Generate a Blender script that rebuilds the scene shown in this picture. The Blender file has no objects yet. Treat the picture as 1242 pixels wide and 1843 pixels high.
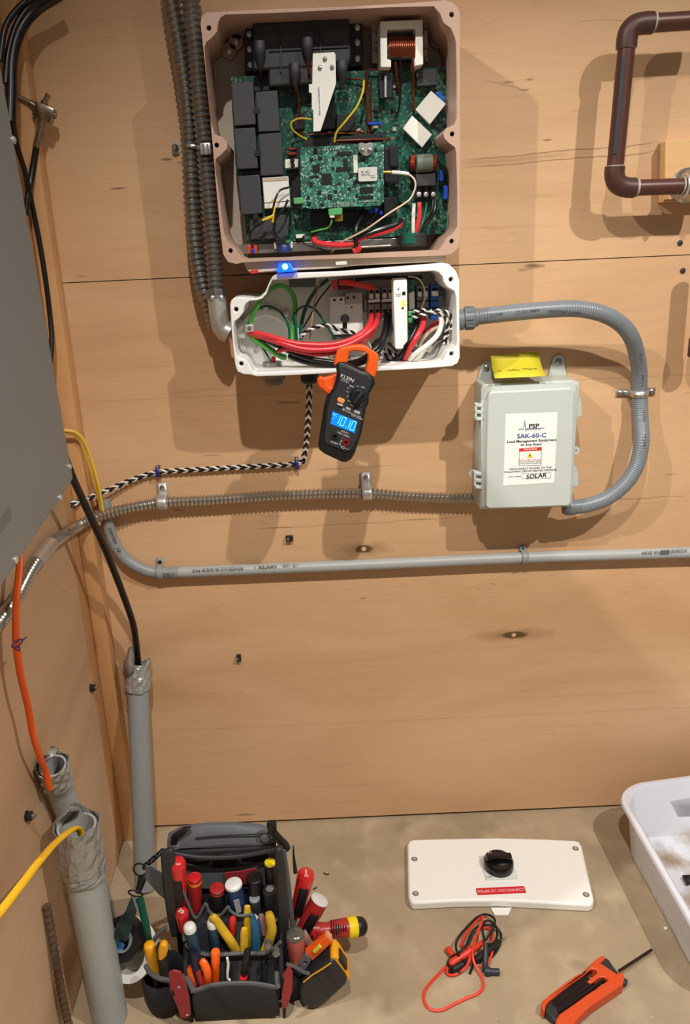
import bpy, bmesh, math, random
from mathutils import Vector, Matrix
random.seed(7)
C = bpy.context.scene.collection
sc = bpy.context.scene

# ------------------------------------------------------------------ camera
PPX, PPY, FPX = 566.0, 921.5, 1400.0
PITCH, ROLL = math.radians(18.93), math.radians(2.58)
CAM = Vector((0.0, -1.385, 1.187))
_f = Vector((0, math.cos(PITCH), -math.sin(PITCH)))
_u0 = Vector((0, math.sin(PITCH), math.cos(PITCH)))
_r0 = Vector((1, 0, 0))
_R = _r0*math.cos(ROLL) - _u0*math.sin(ROLL)
_U = _r0*math.sin(ROLL) + _u0*math.cos(ROLL)
cd = bpy.data.cameras.new('camera'); cam = bpy.data.objects.new('camera', cd); C.objects.link(cam)
M = Matrix((_R, _U, -_f)).transposed().to_4x4(); M.translation = CAM
cam.matrix_world = M
cd.sensor_fit = 'VERTICAL'; cd.sensor_height = 36.0; cd.sensor_width = 24.26
cd.lens = FPX*36.0/1843.0
cd.shift_x = (621.0-PPX)/1843.0
cd.clip_start = 0.01
sc.camera = cam

# ------------------------------------------------------------------ light
world = bpy.data.worlds.new('world'); sc.world = world; world.use_nodes = True
world.node_tree.nodes['Background'].inputs[0].default_value = (1.0, 0.93, 0.85, 1)
world.node_tree.nodes['Background'].inputs[1].default_value = 0.20
def shaded_bulb(name, loc, aim, e, r=0.016, col=(1.0, 0.96, 0.90)):     # bulb in a downward shade
    l = bpy.data.lights.new(name, 'SPOT'); l.energy = e; l.shadow_soft_size = r; l.color = col
    l.spot_size = math.radians(89); l.spot_blend = 1.0
    o = bpy.data.objects.new(name, l); C.objects.link(o); o.location = loc
    o.rotation_euler = (Vector(aim)-Vector(loc)).to_track_quat('-Z', 'Y').to_euler()
shaded_bulb('bulb_right', (1.05, -1.35, 2.35), (0.45, -0.40, 0.0), 138)
shaded_bulb('bulb_middle', (0.0, -1.35, 2.35), (0.15, -0.40, 0.0), 112)
shaded_bulb('bulb_left', (-1.10, -1.35, 2.35), (0.45, -0.40, 0.0), 112)
sc.view_settings.view_transform = 'Standard'; sc.view_settings.look = 'None'
sc.view_settings.gamma = 1.0; sc.view_settings.use_curve_mapping = False
sc.view_settings.exposure = -0.07

# ------------------------------------------------------------------ where a thing of the photo stands, given its real depth
def _ray(px, py):
    return _f + _R*((px-PPX)/FPX) + _U*((PPY-py)/FPX)
def W(px, py, d=0.0):            # on a plane d metres in front of the back wall
    v = _ray(px, py); return CAM + v*((-d-CAM.y)/v.y)
def F(px, py, z=0.0):            # on a level plane at height z
    v = _ray(px, py); return CAM + v*((z-CAM.z)/v.z)
def S(px, py, x):                # on a plane parallel to the left wall
    v = _ray(px, py); return CAM + v*((x-CAM.x)/v.x)
XL = -0.438

# ------------------------------------------------------------------ materials
def lin(c):
    c = c/255.0
    return c/12.92 if c <= 0.04045 else ((c+0.055)/1.055)**2.4
def rgb(t): return (lin(t[0]), lin(t[1]), lin(t[2]), 1)
_mats = {}
def pm(name, col, rough=0.5, metal=0.0, var=0.06, scale=40, bump=0.0, bscale=200, emit=None, estr=0, alpha=None, coat=0):
    if name in _mats: return _mats[name]
    m = bpy.data.materials.new(name); m.use_nodes = True; _mats[name] = m
    nt = m.node_tree; b = nt.nodes['Principled BSDF']
    b.inputs['Roughness'].default_value = rough; b.inputs['Metallic'].default_value = metal
    if coat: b.inputs['Coat Weight'].default_value = coat
    tc = nt.nodes.new('ShaderNodeTexCoord'); n = nt.nodes.new('ShaderNodeTexNoise')
    n.inputs['Scale'].default_value = scale; n.inputs['Detail'].default_value = 4
    nt.links.new(tc.outputs['Object'], n.inputs['Vector'])
    mx = nt.nodes.new('ShaderNodeMix'); mx.data_type = 'RGBA'
    c = rgb(col)
    mx.inputs[6].default_value = (*[x*(1-var) for x in c[:3]], 1)
    mx.inputs[7].default_value = (*[min(1, x*(1+var)) for x in c[:3]], 1)
    nt.links.new(n.outputs[0], mx.inputs[0]); nt.links.new(mx.outputs[2], b.inputs['Base Color'])
    if bump:
        n2 = nt.nodes.new('ShaderNodeTexNoise'); n2.inputs['Scale'].default_value = bscale
        nt.links.new(tc.outputs['Object'], n2.inputs['Vector'])
        bp = nt.nodes.new('ShaderNodeBump'); bp.inputs['Strength'].default_value = bump; bp.inputs['Distance'].default_value = 0.002
        nt.links.new(n2.outputs[0], bp.inputs['Height']); nt.links.new(bp.outputs[0], b.inputs['Normal'])
    if emit:
        b.inputs['Emission Color'].default_value = rgb(emit); b.inputs['Emission Strength'].default_value = estr
    return m

def plywood(name, c1, c2, along='X', knots=(), marks=(), lines=(), cracks=()):
    m = bpy.data.materials.new(name); m.use_nodes = True; nt = m.node_tree; L = nt.links
    b = nt.nodes['Principled BSDF']; b.inputs['Roughness'].default_value = 0.55
    tc = nt.nodes.new('ShaderNodeTexCoord')
    def noise(sx, sz, scale, det=4, dist=0.0, off=0):
        mp = nt.nodes.new('ShaderNodeMapping')
        mp.inputs['Scale'].default_value = (sx, sx, sz) if along != 'Z' else (sz, sz, sx)
        mp.inputs['Location'].default_value = (off, off, off)
        L.new(tc.outputs['Object'], mp.inputs[0])
        n = nt.nodes.new('ShaderNodeTexNoise'); n.inputs['Scale'].default_value = scale
        n.inputs['Detail'].default_value = det; n.inputs['Distortion'].default_value = dist
        L.new(mp.outputs[0], n.inputs['Vector']); return n.outputs[0]
    def ramp(inp, a, b_, va=0.0, vb=1.0):
        r = nt.nodes.new('ShaderNodeMapRange'); r.inputs[1].default_value = a; r.inputs[2].default_value = b_
        r.inputs[3].default_value = va; r.inputs[4].default_value = vb; r.clamp = True
        L.new(inp, r.inputs[0]); return r.outputs[0]
    def mix(fac, a, b_):
        x = nt.nodes.new('ShaderNodeMix'); x.data_type = 'RGBA'
        if isinstance(fac, float): x.inputs[0].default_value = fac
        else: L.new(fac, x.inputs[0])
        for k, v in ((6, a), (7, b_)):
            if isinstance(v, tuple): x.inputs[k].default_value = v
            else: L.new(v, x.inputs[k])
        return x.outputs[2]
    A, B = rgb(c1), rgb(c2)
    D = tuple([x*0.62 for x in B[:3]] + [1])
    col = mix(ramp(noise(0.9, 2.6, 2.2, 4, 1.2), 0.35, 0.65), A, B)
    # veneer sheets: each one a little different
    col = mix(ramp(noise(0.25, 2.2, 1.6, 1, 0, 3), 0.42, 0.58, 0, 0.5), col, tuple([min(1, x*1.07) for x in A[:3]]+[1]))
    col = mix(ramp(noise(2.2, 42, 3.0, 6, 0.8, 1), 0.5, 0.75, 0, 0.16), col, D)       # fine grain
    col = mix(ramp(noise(1.5, 14, 4.0, 3, 2.2, 5), 0.66, 0.76, 0, 0.35), col, tuple([x*0.7 for x in B[:3]]+[1]))
    col = mix(ramp(noise(7, 60, 2.0, 2, 0.3, 9), 0.73, 0.79, 0, 0.7), col, tuple([x*0.3 for x in B[:3]]+[1]))
    def dist_mask(p, sx, sz, r, soft):
        s = nt.nodes.new('ShaderNodeVectorMath'); s.operation = 'SUBTRACT'
        L.new(tc.outputs['Object'], s.inputs[0]); s.inputs[1].default_value = p
        q = nt.nodes.new('ShaderNodeVectorMath'); q.operation = 'MULTIPLY'
        q.inputs[1].default_value = (sx, sx if along != 'X' else 0, sz)
        L.new(s.outputs[0], q.inputs[0])
        w = nt.nodes.new('ShaderNodeVectorMath'); w.operation = 'ADD'
        nn = nt.nodes.new('ShaderNodeTexNoise'); nn.inputs['Scale'].default_value = 60
        L.new(tc.outputs['Object'], nn.inputs['Vector'])
        sc_ = nt.nodes.new('ShaderNodeVectorMath'); sc_.operation = 'SCALE'; sc_.inputs[3].default_value = r*0.7
        sb = nt.nodes.new('ShaderNodeVectorMath'); sb.operation = 'SUBTRACT'; sb.inputs[1].default_value = (.5, .5, .5)
        L.new(nn.outputs[1], sb.inputs[0]); L.new(sb.outputs[0], sc_.inputs[0])
        L.new(q.outputs[0], w.inputs[0]); L.new(sc_.outputs[0], w.inputs[1])
        ln = nt.nodes.new('ShaderNodeVectorMath'); ln.operation = 'LENGTH'; L.new(w.outputs[0], ln.inputs[0])
        return ramp(ln.outputs['Value'], r*(1-soft), r, 1, 0)
    for (p, sx, r) in knots:        # a dark eye with a lighter heart
        col = mix(dist_mask(p, sx*0.5, 1, r*1.7, 0.9), col, D)
        col = mix(dist_mask(p, sx, 1, r, 0.35), col, rgb((92, 62, 34)))
        col = mix(dist_mask(p, 1.0, 1, r*0.55, 0.4), col, rgb((214, 170, 120)))
    for (p, sx, r, s) in marks:     # thin dark mineral streaks
        mk = dist_mask(p, sx, 1, r, 0.6)
        mul = nt.nodes.new('ShaderNodeMath'); mul.operation = 'MULTIPLY'; mul.inputs[1].default_value = s
        L.new(mk, mul.inputs[0]); col = mix(mul.outputs[0], col, rgb((95, 62, 32)))
    for (p, q, w, st) in cracks:    # long thin splits in the veneer, tapering at both ends
        dv = Vector(q)-Vector(p); ln_ = dv.length; dv.normalize(); nv = Vector((dv.z, 0, -dv.x))
        nn = nt.nodes.new('ShaderNodeTexNoise'); nn.inputs['Scale'].default_value = 14; L.new(tc.outputs['Object'], nn.inputs['Vector'])
        def M2(op, a, b_):
            m_ = nt.nodes.new('ShaderNodeMath'); m_.operation = op
            for k_, v_ in enumerate((a, b_)):
                if v_ is None: continue
                if isinstance(v_, (int, float)): m_.inputs[k_].default_value = v_
                else: L.new(v_, m_.inputs[k_])
            return m_.outputs[0]
        sb = nt.nodes.new('ShaderNodeVectorMath'); sb.operation = 'SUBTRACT'; L.new(tc.outputs['Object'], sb.inputs[0]); sb.inputs[1].default_value = (Vector(p)+Vector(q))/2
        d1 = nt.nodes.new('ShaderNodeVectorMath'); d1.operation = 'DOT_PRODUCT'; L.new(sb.outputs[0], d1.inputs[0]); d1.inputs[1].default_value = dv
        d2 = nt.nodes.new('ShaderNodeVectorMath'); d2.operation = 'DOT_PRODUCT'; L.new(sb.outputs[0], d2.inputs[0]); d2.inputs[1].default_value = nv
        wob = M2('MULTIPLY', M2('SUBTRACT', nn.outputs[0], .5), .012)
        v_ = M2('ABSOLUTE', M2('ADD', d2.outputs['Value'], wob), None)
        m1 = ramp(v_, 0, w, 1, 0); m2 = ramp(M2('ABSOLUTE', d1.outputs['Value'], None), ln_*.38, ln_*.5, 1, 0)
        col = mix(M2('MULTIPLY', M2('MULTIPLY', m1, m2), st), col, rgb((92, 60, 32)))
    sep = nt.nodes.new('ShaderNodeSeparateXYZ'); L.new(tc.outputs['Object'], sep.inputs[0])
    for (z, w, s) in lines:         # veneer joints
        a1 = nt.nodes.new('ShaderNodeMath'); a1.operation = 'SUBTRACT'; a1.inputs[1].default_value = z; L.new(sep.outputs[2], a1.inputs[0])
        a2 = nt.nodes.new('ShaderNodeMath'); a2.operation = 'ABSOLUTE'; L.new(a1.outputs[0], a2.inputs[0])
        col = mix(ramp(a2.outputs[0], 0.0, w, s, 0), col, D)
    L.new(col, b.inputs['Base Color'])
    bp = nt.nodes.new('ShaderNodeBump'); bp.inputs['Strength'].default_value = 0.12; bp.inputs['Distance'].default_value = 0.001
    L.new(noise(2.2, 42, 6.0, 4, 0.4, 2), bp.inputs['Height']); L.new(bp.outputs[0], b.inputs['Normal'])
    return m

def concrete():
    m = bpy.data.materials.new('concrete_floor'); m.use_nodes = True; nt = m.node_tree; L = nt.links
    b = nt.nodes['Principled BSDF']; b.inputs['Roughness'].default_value = 0.75
    tc = nt.nodes.new('ShaderNodeTexCoord')
    def noise(s, d=5):
        n = nt.nodes.new('ShaderNodeTexNoise'); n.inputs['Scale'].default_value = s; n.inputs['Detail'].default_value = d
        L.new(tc.outputs['Object'], n.inputs['Vector']); return n.outputs[0]
    def mix(fac, a, c, lo, hi, amt):
        r = nt.nodes.new('ShaderNodeMapRange'); r.inputs[1].default_value = lo; r.inputs[2].default_value = hi; r.inputs[4].default_value = amt
        L.new(fac, r.inputs[0])
        x = nt.nodes.new('ShaderNodeMix'); x.data_type = 'RGBA'; L.new(r.outputs[0], x.inputs[0])
        if isinstance(a, tuple): x.inputs[6].default_value = a
        else: L.new(a, x.inputs[6])
        x.inputs[7].default_value = c; return x.outputs[2]
    col = mix(noise(5), rgb((172, 151, 122)), rgb((152, 134, 108)), 0.35, 0.65, 1)
    col = mix(noise(16, 8), col, rgb((190, 172, 144)), 0.5, 0.8, 0.7)
    col = mix(noise(9, 2), col, rgb((120, 100, 76)), 0.66, 0.74, 0.35)
    col = mix(noise(110, 2), col, rgb((74, 60, 46)), 0.73, 0.77, 0.8)
    col = mix(noise(160, 2), col, rgb((225, 215, 200)), 0.76, 0.79, 0.8)
    L.new(col, b.inputs['Base Color'])
    bp = nt.nodes.new('ShaderNodeBump'); bp.inputs['Strength'].default_value = 0.15; bp.inputs['Distance'].default_value = 0.002
    L.new(noise(60), bp.inputs['Height']); L.new(bp.outputs[0], b.inputs['Normal'])
    return m

def circuit(name, base, dark, light, sc_=260):
    m = bpy.data.materials.new(name); m.use_nodes = True; nt = m.node_tree; L = nt.links
    b = nt.nodes['Principled BSDF']; b.inputs['Roughness'].default_value = 0.35
    tc = nt.nodes.new('ShaderNodeTexCoord')
    v = nt.nodes.new('ShaderNodeTexVoronoi'); v.distance = 'CHEBYCHEV'; v.inputs['Scale'].default_value = sc_
    L.new(tc.outputs['Object'], v.inputs['Vector'])
    v2 = nt.nodes.new('ShaderNodeTexVoronoi'); v2.distance = 'MANHATTAN'; v2.inputs['Scale'].default_value = sc_*0.35
    L.new(tc.outputs['Object'], v2.inputs['Vector'])
    def mix(fac, a, c, lo, hi, amt=1.0):
        r = nt.nodes.new('ShaderNodeMapRange'); r.inputs[1].default_value = lo; r.inputs[2].default_value = hi; r.inputs[4].default_value = amt
        L.new(fac, r.inputs[0])
        x = nt.nodes.new('ShaderNodeMix'); x.data_type = 'RGBA'; L.new(r.outputs[0], x.inputs[0])
        if isinstance(a, tuple): x.inputs[6].default_value = a
        else: L.new(a, x.inputs[6])
        x.inputs[7].default_value = c; return x.outputs[2]
    sp = nt.nodes.new('ShaderNodeSeparateColor'); L.new(v.outputs['Color'], sp.inputs[0])
    sp2 = nt.nodes.new('ShaderNodeSeparateColor'); L.new(v2.outputs['Color'], sp2.inputs[0])
    col = mix(sp2.outputs[0], rgb(base), rgb(tuple(int(x*0.78) for x in base)), 0.55, 0.6)
    col = mix(sp.outputs[0], col, rgb(light), 0.80, 0.82, 0.75)
    col = mix(sp.outputs[1], col, rgb(dark), 0.84, 0.86, 0.9)
    L.new(col, b.inputs['Base Color'])
    return m

ply_back = plywood('maple_plywood', (210, 170, 128), (195, 152, 110), 'X',
    knots=[(tuple(W(655, 988)), 0.55, 0.0105), (tuple(W(925, 1143)), 0.32, 0.0095)],
    marks=[(tuple(W(213, 339)), 0.12, 0.002, .8), (tuple(W(985, 252)), .2, .002, .7), (tuple(W(915, 148)), .2, .0025, .5),
           (tuple(W(945, 162)), .25, .0025, .5), (tuple(W(960, 478)), .18, .004, .75), (tuple(W(300, 287)), .25, .003, .7),
           (tuple(W(330, 292)), .25, .003, .5), (tuple(W(440, 1467)), .15, .004, .55), (tuple(W(870, 720)), 1, .002, .8),
           (tuple(W(380, 820)), .08, .002, .4), (tuple(W(600, 845)), .05, .0015, .4), (tuple(W(500, 950)), .03, .0015, .6), (tuple(W(760, 935)), .04, .0015, .5)]
          ,
    cracks=[(W(826, 289), W(1200, 257), .0013, .75), (W(826, 303), W(1200, 273), .0013, .7), (W(826, 296), W(1030, 278), .006, .22), (W(470, 953), W(900, 926), .0010, .45),
            (W(560, 846), W(720, 838), .0009, .5), (W(300, 708), W(420, 700), .0010, .4), (W(330, 1420), W(720, 1412), .0009, .35), (W(870, 1260), W(1242, 1243), .001, .3),
            (W(1085, 900), W(1242, 893), .0014, .5), (W(1040, 37), W(1150, 36), .0010, .4), (W(870, 142), W(955, 165), .0011, .5), (W(930, 488), W(985, 478), .0035, .5)],
    lines=[(0.939, 0.0012, .6), (0.2455, 0.0014, .45), (0.70, 0.001, .25)])
ply_left = plywood('maple_plywood_side', (202, 168, 134), (187, 151, 116), 'Y')
lumber = plywood('pine_lumber', (208, 160, 110), (192, 140, 90), 'Z')
m_gap = pm('dark_gap', (38, 26, 18), 0.9)
m_floor = concrete()

# ------------------------------------------------------------------ mesh helpers
class B:
    def __init__(s): s.bm = bmesh.new()
    def box(s, c, size, rot=None, bev=0.0, seg=2):
        g = bmesh.ops.create_cube(s.bm, size=1.0); vs = g['verts']
        bmesh.ops.scale(s.bm, vec=size, verts=vs)
        if bev:
            es = list({e for v in vs for e in v.link_edges})
            r = bmesh.ops.bevel(s.bm, geom=es, offset=bev, segments=seg, affect='EDGES', profile=0.5)
            vs = list({v for f in r['faces'] for v in f.verts} | {v for v in vs if v.is_valid})
        mt = Matrix.Translation(Vector(c)) @ (rot.to_4x4() if rot else Matrix())
        bmesh.ops.transform(s.bm, matrix=mt, verts=vs); return s
    def tube(s, pts, r, seg=12, sm=6, caps=True, ring=None, flat=1.0, closed=False):
        """swept tube; r number or f(t 0..1); ring=(pitch, amplitude) for corrugation; flat squashes the section"""
        P = [Vector(p) for p in pts]
        Q = smooth(P, sm, closed) if sm > 1 and len(P) > 2 else P
        if ring:
            Q = resample(Q, ring[0]/6.0)
        n = len(Q); T = []
        for i in range(n):
            a = Q[i-1] if (i > 0 or closed) else Q[i]; c = Q[(i+1) % n] if (i < n-1 or closed) else Q[i]
            t = (c-a); T.append(t.normalized() if t.length > 1e-9 else (T[-1] if T else Vector((0, 0, 1))))
        up = Vector((0, -1, 0)) if abs(T[0].y) < 0.9 else Vector((0, 0, 1))
        u = (up - T[0]*up.dot(T[0])).normalized(); rings = []; acc = 0
        for i in range(n):
            if i: acc += (Q[i]-Q[i-1]).length
            u = (u - T[i]*u.dot(T[i])).normalized(); v = T[i].cross(u)
            rr = r(i/(n-1)) if callable(r) else r
            if ring: rr += ring[1]*math.cos(acc/ring[0]*2*math.pi)
            rings.append([s.bm.verts.new(Q[i] + u*(rr*flat*math.cos(2*math.pi*k/seg)) + v*(rr*math.sin(2*math.pi*k/seg))) for k in range(seg)])
        for i in range(n-1 if not closed else n):
            a, c = rings[i], rings[(i+1) % n]
            for k in range(seg):
                s.bm.faces.new((a[k], a[(k+1) % seg], c[(k+1) % seg], c[k]))
        if caps and not closed:
            s.bm.faces.new(list(reversed(rings[0]))); s.bm.faces.new(rings[-1])
        return s
    def cyl(s, a, b, r, seg=20, r2=None):
        r2 = r if r2 is None else r2
        return s.tube([a, b], lambda t: r + (r2-r)*t, seg, 1)
    def lathe(s, a, b, prof, seg=20):
        """prof: list of (t along a->b in metres, radius)"""
        a = Vector(a); b = Vector(b); t = (b-a).normalized()
        up = Vector((0, 0, 1)) if abs(t.z) < 0.9 else Vector((1, 0, 0))
        u = (up-t*up.dot(t)).normalized(); v = t.cross(u); rg = []
        for (h, r) in prof:
            r = max(r, 1e-5)
            rg.append([s.bm.verts.new(a+t*h+u*(r*math.cos(2*math.pi*k/seg))+v*(r*math.sin(2*math.pi*k/seg))) for k in range(seg)])
        for i in range(len(rg)-1):
            for k in range(seg):
                s.bm.faces.new((rg[i][k], rg[i][(k+1) % seg], rg[i+1][(k+1) % seg], rg[i+1][k]))
        s.bm.faces.new(list(reversed(rg[0]))); s.bm.faces.new(rg[-1]); return s
    def prism(s, loop, vec, holes=(), bev=0.0):
        """loop of 3D points, pushed along vec; holes are loops too"""
        vec = Vector(vec)
        def ring(l): return [s.bm.verts.new(Vector(p)) for p in l]
        R0 = [ring(l) for l in [loop, *holes]]; R1 = [[s.bm.verts.new(v.co+vec) for v in l] for l in R0]
        for RR in (R0, R1):
            if not holes: s.bm.faces.new(RR[0]); continue
            es = []
            for l in RR: es += [s.bm.edges.new((l[i], l[(i+1) % len(l)])) for i in range(len(l))]
            bmesh.ops.triangle_fill(s.bm, use_beauty=True, use_dissolve=False, edges=es)
        for l0, l1 in zip(R0, R1):
            n = len(l0)
            for i in range(n): s.bm.faces.new((l0[i], l0[(i+1) % n], l1[(i+1) % n], l1[i]))
        return s
    def grid(s, rows):
        V = [[s.bm.verts.new(Vector(p)) for p in r] for r in rows]
        for i in range(len(V)-1):
            for j in range(len(V[0])-1):
                s.bm.faces.new((V[i][j], V[i][j+1], V[i+1][j+1], V[i+1][j]))
        return s
    def out(s, name, mat, parent=None, smooth_=True, bev=0.0, bseg=2, solid=0.0, sub=0):
        # every vertex is written in world metres; parts share the origin of their thing
        bmesh.ops.recalc_face_normals(s.bm, faces=s.bm.faces)
        if parent is not None: org = ORG[parent]
        elif name.startswith(('wall', 'floor', 'trim', 'ceiling')): org = Vector((0, 0, 0))
        else:
            lo = Vector([min(v.co[i] for v in s.bm.verts) for i in range(3)]); hi = Vector([max(v.co[i] for v in s.bm.verts) for i in range(3)])
            org = (lo+hi)/2; org.z = lo.z
        bmesh.ops.translate(s.bm, vec=-org, verts=s.bm.verts)
        me = bpy.data.meshes.new(name); s.bm.to_mesh(me); s.bm.free()
        o = bpy.data.objects.new(name, me); C.objects.link(o); ORG[o] = org
        if parent is not None: o.parent = parent
        else: o.location = org
        me.materials.append(mat)
        if smooth_:
            me.polygons.foreach_set('use_smooth', [True]*len(me.polygons))
            me.set_sharp_from_angle(angle=math.radians(38))
        if solid:
            md = o.modifiers.new('solid', 'SOLIDIFY'); md.thickness = solid; md.offset = 0
        if bev:
            md = o.modifiers.new('bevel', 'BEVEL'); md.width = bev; md.segments = bseg; md.limit_method = 'ANGLE'; md.angle_limit = math.radians(40)
        if sub:
            md = o.modifiers.new('sub', 'SUBSURF'); md.levels = sub; md.render_levels = sub
        return o
ORG = {}

def smooth(P, k, closed=False):
    n = len(P); R = []
    for i in range(n if closed else n-1):
        p0 = P[i-1] if (i > 0 or closed) else P[0]*2-P[1]
        p1 = P[i]; p2 = P[(i+1) % n]
        p3 = P[(i+2) % n] if (i+2 < n or closed) else P[-1]*2-P[-2]
        for j in range(k):
            t = j/k
            R.append(0.5*((2*p1)+(p2-p0)*t+(2*p0-5*p1+4*p2-p3)*t*t+(3*p1-p0-3*p2+p3)*t**3))
    if not closed: R.append(P[-1])
    return R
def resample(Q, step):
    R = [Q[0]]; acc = 0
    for i in range(1, len(Q)):
        a, b = Q[i-1], Q[i]; L = (b-a).length; t = step-acc
        while t <= L and L > 0:
            R.append(a+(b-a)*(t/L)); t += step
        acc = L-(t-step)
    R.append(Q[-1]); return R
def circ(c, r, n=12, u=Vector((1, 0, 0)), v=Vector((0, 0, 1))):
    return [Vector(c)+u*(r*math.cos(2*math.pi*k/n))+v*(r*math.sin(2*math.pi*k/n)) for k in range(n)]
def rrect(c, w, h, r, u=Vector((1, 0, 0)), v=Vector((0, 0, 1)), n=4):
    R = []
    for (sx, sy, a0) in ((1, 1, 0), (-1, 1, 90), (-1, -1, 180), (1, -1, 270)):
        for k in range(n+1):
            a = math.radians(a0+90*k/n)
            R.append(Vector(c)+u*(sx*(w/2-r)+r*math.cos(a))+v*(sy*(h/2-r)+r*math.sin(a)))
    return R
def thing(name, label, cat, loc, group=None):
    o = bpy.data.objects.new(name, None); C.objects.link(o); o.location = loc; ORG[o] = Vector(loc)
    o.empty_display_size = 0.02
    return tag(o, label, cat, group)
def tag(o, label, cat, group=None, kind=None):
    o['label'] = label; o['category'] = cat
    if group: o['group'] = group
    if kind: o['kind'] = kind
    return o
def lab(o, label): o['label'] = label; return o
def txt(name, s, size, loc, right, up, mat, parent, align='CENTER', bold=0.0, shear=0.0, sx=1.0, thick=0.0002):
    cu = bpy.data.curves.new('t', 'FONT'); cu.body = s; cu.size = 1.0; cu.align_x = align; cu.align_y = 'CENTER'
    cu.resolution_u = 2; cu.offset = bold; cu.shear = shear; cu.extrude = 0.0
    t = bpy.data.objects.new('t', cu); C.objects.link(t)
    bpy.context.view_layer.update()
    me = bpy.data.meshes.new_from_object(t.evaluated_get(bpy.context.evaluated_depsgraph_get()))
    bpy.data.objects.remove(t); bpy.data.curves.remove(cu)
    r = Vector(right).normalized(); u = Vector(up).normalized(); nrm = r.cross(u).normalized(); u = nrm.cross(r)
    mt = Matrix((r*size*sx, u*size, nrm*size)).transposed().to_4x4(); mt.translation = Vector(loc)
    b = B(); b.bm.from_mesh(me); bpy.data.meshes.remove(me)
    bmesh.ops.transform(b.bm, matrix=mt, verts=b.bm.verts)
    b.bm.normal_update()
    g = bmesh.ops.extrude_face_region(b.bm, geom=list(b.bm.faces))
    bmesh.ops.translate(b.bm, vec=nrm*thick, verts=[v for v in g['geom'] if isinstance(v, bmesh.types.BMVert)])
    return b.out(name, mat, parent, smooth_=False)
X, Y, Z = Vector((1, 0, 0)), Vector((0, 1, 0)), Vector((0, 0, 1))
def pw(l, d): return [W(x, y, d) for x, y in l]

# ------------------------------------------------------------------ the room
def struct(o): o['kind'] = 'structure'; return o
b = B(); b.box((0.3, 0.010, 1.144+0.00075+0.75), (2.4, 0.018, 1.5)); b.box((0.3, 0.010, (1.144-0.00075+0.007)/2), (2.4, 0.018, 1.144-0.00075-0.007))
struct(b.out('wall_back', ply_back, smooth_=False))
struct(B().box((0.3, 0.05, 1.3), (2.6, 0.06, 2.7)).out('wall_framing', m_gap, smooth_=False))
b = B(); b.box((XL-0.009, -0.38, 1.32), (0.018, 0.60, 2.63)); struct(b.out('wall_left', ply_left, smooth_=False))
struct(B().box((XL-0.05, -0.34, 1.3), (0.06, 0.66, 2.7)).out('wall_left_framing', m_gap, smooth_=False))
struct(B().box((0.3, -1.3, -0.03), (4.0, 3.4, 0.06)).out('floor', m_floor, smooth_=False))
m_post = lumber
b = B(); b.box((XL+0.014, -0.0175, 1.30), (0.028, 0.035, 2.6), bev=0.0015); struct(b.out('trim_1', m_post))
b = B(); b.box((XL-0.0055, -0.0575, 1.3), (0.012, 0.044, 2.58), bev=0.0006); struct(b.out('trim_2', m_post))

# ------------------------------------------------------------------ common materials
m_steel = pm('galvanised_steel', (196, 192, 184), 0.3, .8, .15, 60)
m_steel_dark = pm('dull_steel', (150, 147, 142), 0.32, .8, .2, 60)
m_flex = pm('flex_steel', (184, 178, 166), 0.27, .9, .12, 60)
m_zinc = pm('zinc_steel', (206, 206, 202), 0.35, .7, .15, 80)
m_chrome = pm('chrome', (215, 215, 215), 0.12, 1.0)
m_pvc = pm('grey_pvc', (136, 138, 137), 0.42, 0, .05, 20)
m_pvc_l = pm('light_grey_pvc', (160, 162, 159), 0.42, 0, .05, 20)
m_pvc_fit = pm('grey_pvc_fitting', (112, 118, 122), 0.4)
m_lt = pm('grey_liquidtight_jacket', (118, 124, 129), 0.3, 0, .04, 20)
m_black = pm('black_plastic', (20, 20, 21), 0.42, 0, .1)
m_blackw = pm('black_insulation', (14, 14, 15), 0.32)
m_dark = pm('charcoal_plastic', (40, 40, 42), 0.55, 0, .1)
m_redw = pm('red_insulation', (216, 52, 58), 0.32)
m_whitew = pm('white_insulation', (225, 222, 214), 0.4)
m_greenw = pm('green_insulation', (84, 168, 74), 0.35)
m_dgreenw = pm('dark_green_insulation', (10, 84, 66), 0.35)
m_yelloww = pm('yellow_insulation', (222, 190, 46), 0.4)
m_white = pm('white_plastic', (232, 230, 220), 0.38, 0, .02)
m_beige = pm('warm_lit_aluminium', (184, 152, 132), 0.45, 0.0, .05)  # warm light reflected onto the inverter housing is put into this beige
m_beige_in = pm('bare_aluminium_back', (188, 172, 152), 0.5, 0.0, .08)
m_pcb = circuit('green_circuit_board', (18, 96, 74), (12, 34, 30), (110, 130, 112), 300)
m_pcb2 = circuit('pale_circuit_board', (58, 128, 106), (16, 36, 34), (170, 195, 180), 420)
m_copper = pm('enamelled_copper', (120, 58, 34), 0.3, 0.6, .15)
m_hole = pm('screw_hole', (18, 12, 10), 0.9)
m_paper = pm('label_paper', (236, 236, 230), 0.6, 0, .01)
m_ink = pm('black_ink', (24, 24, 28), 0.7)
m_blue_ink = pm('blue_ink', (44, 66, 150), 0.7)
m_red = pm('red_print', (212, 44, 36), 0.5)
m_orange = pm('orange_plastic', (238, 92, 22), 0.4)
m_tape = pm('duct_tape', (158, 156, 150), 0.33, 0.4, .2, 90, .8, 120)
m_lblue = pm('blue_terminal', (30, 96, 190), 0.4)
m_rubber = pm('rubber', (26, 26, 28), 0.7)
m_grey_ink = pm('grey_ink', (96, 96, 98), 0.7)

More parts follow.
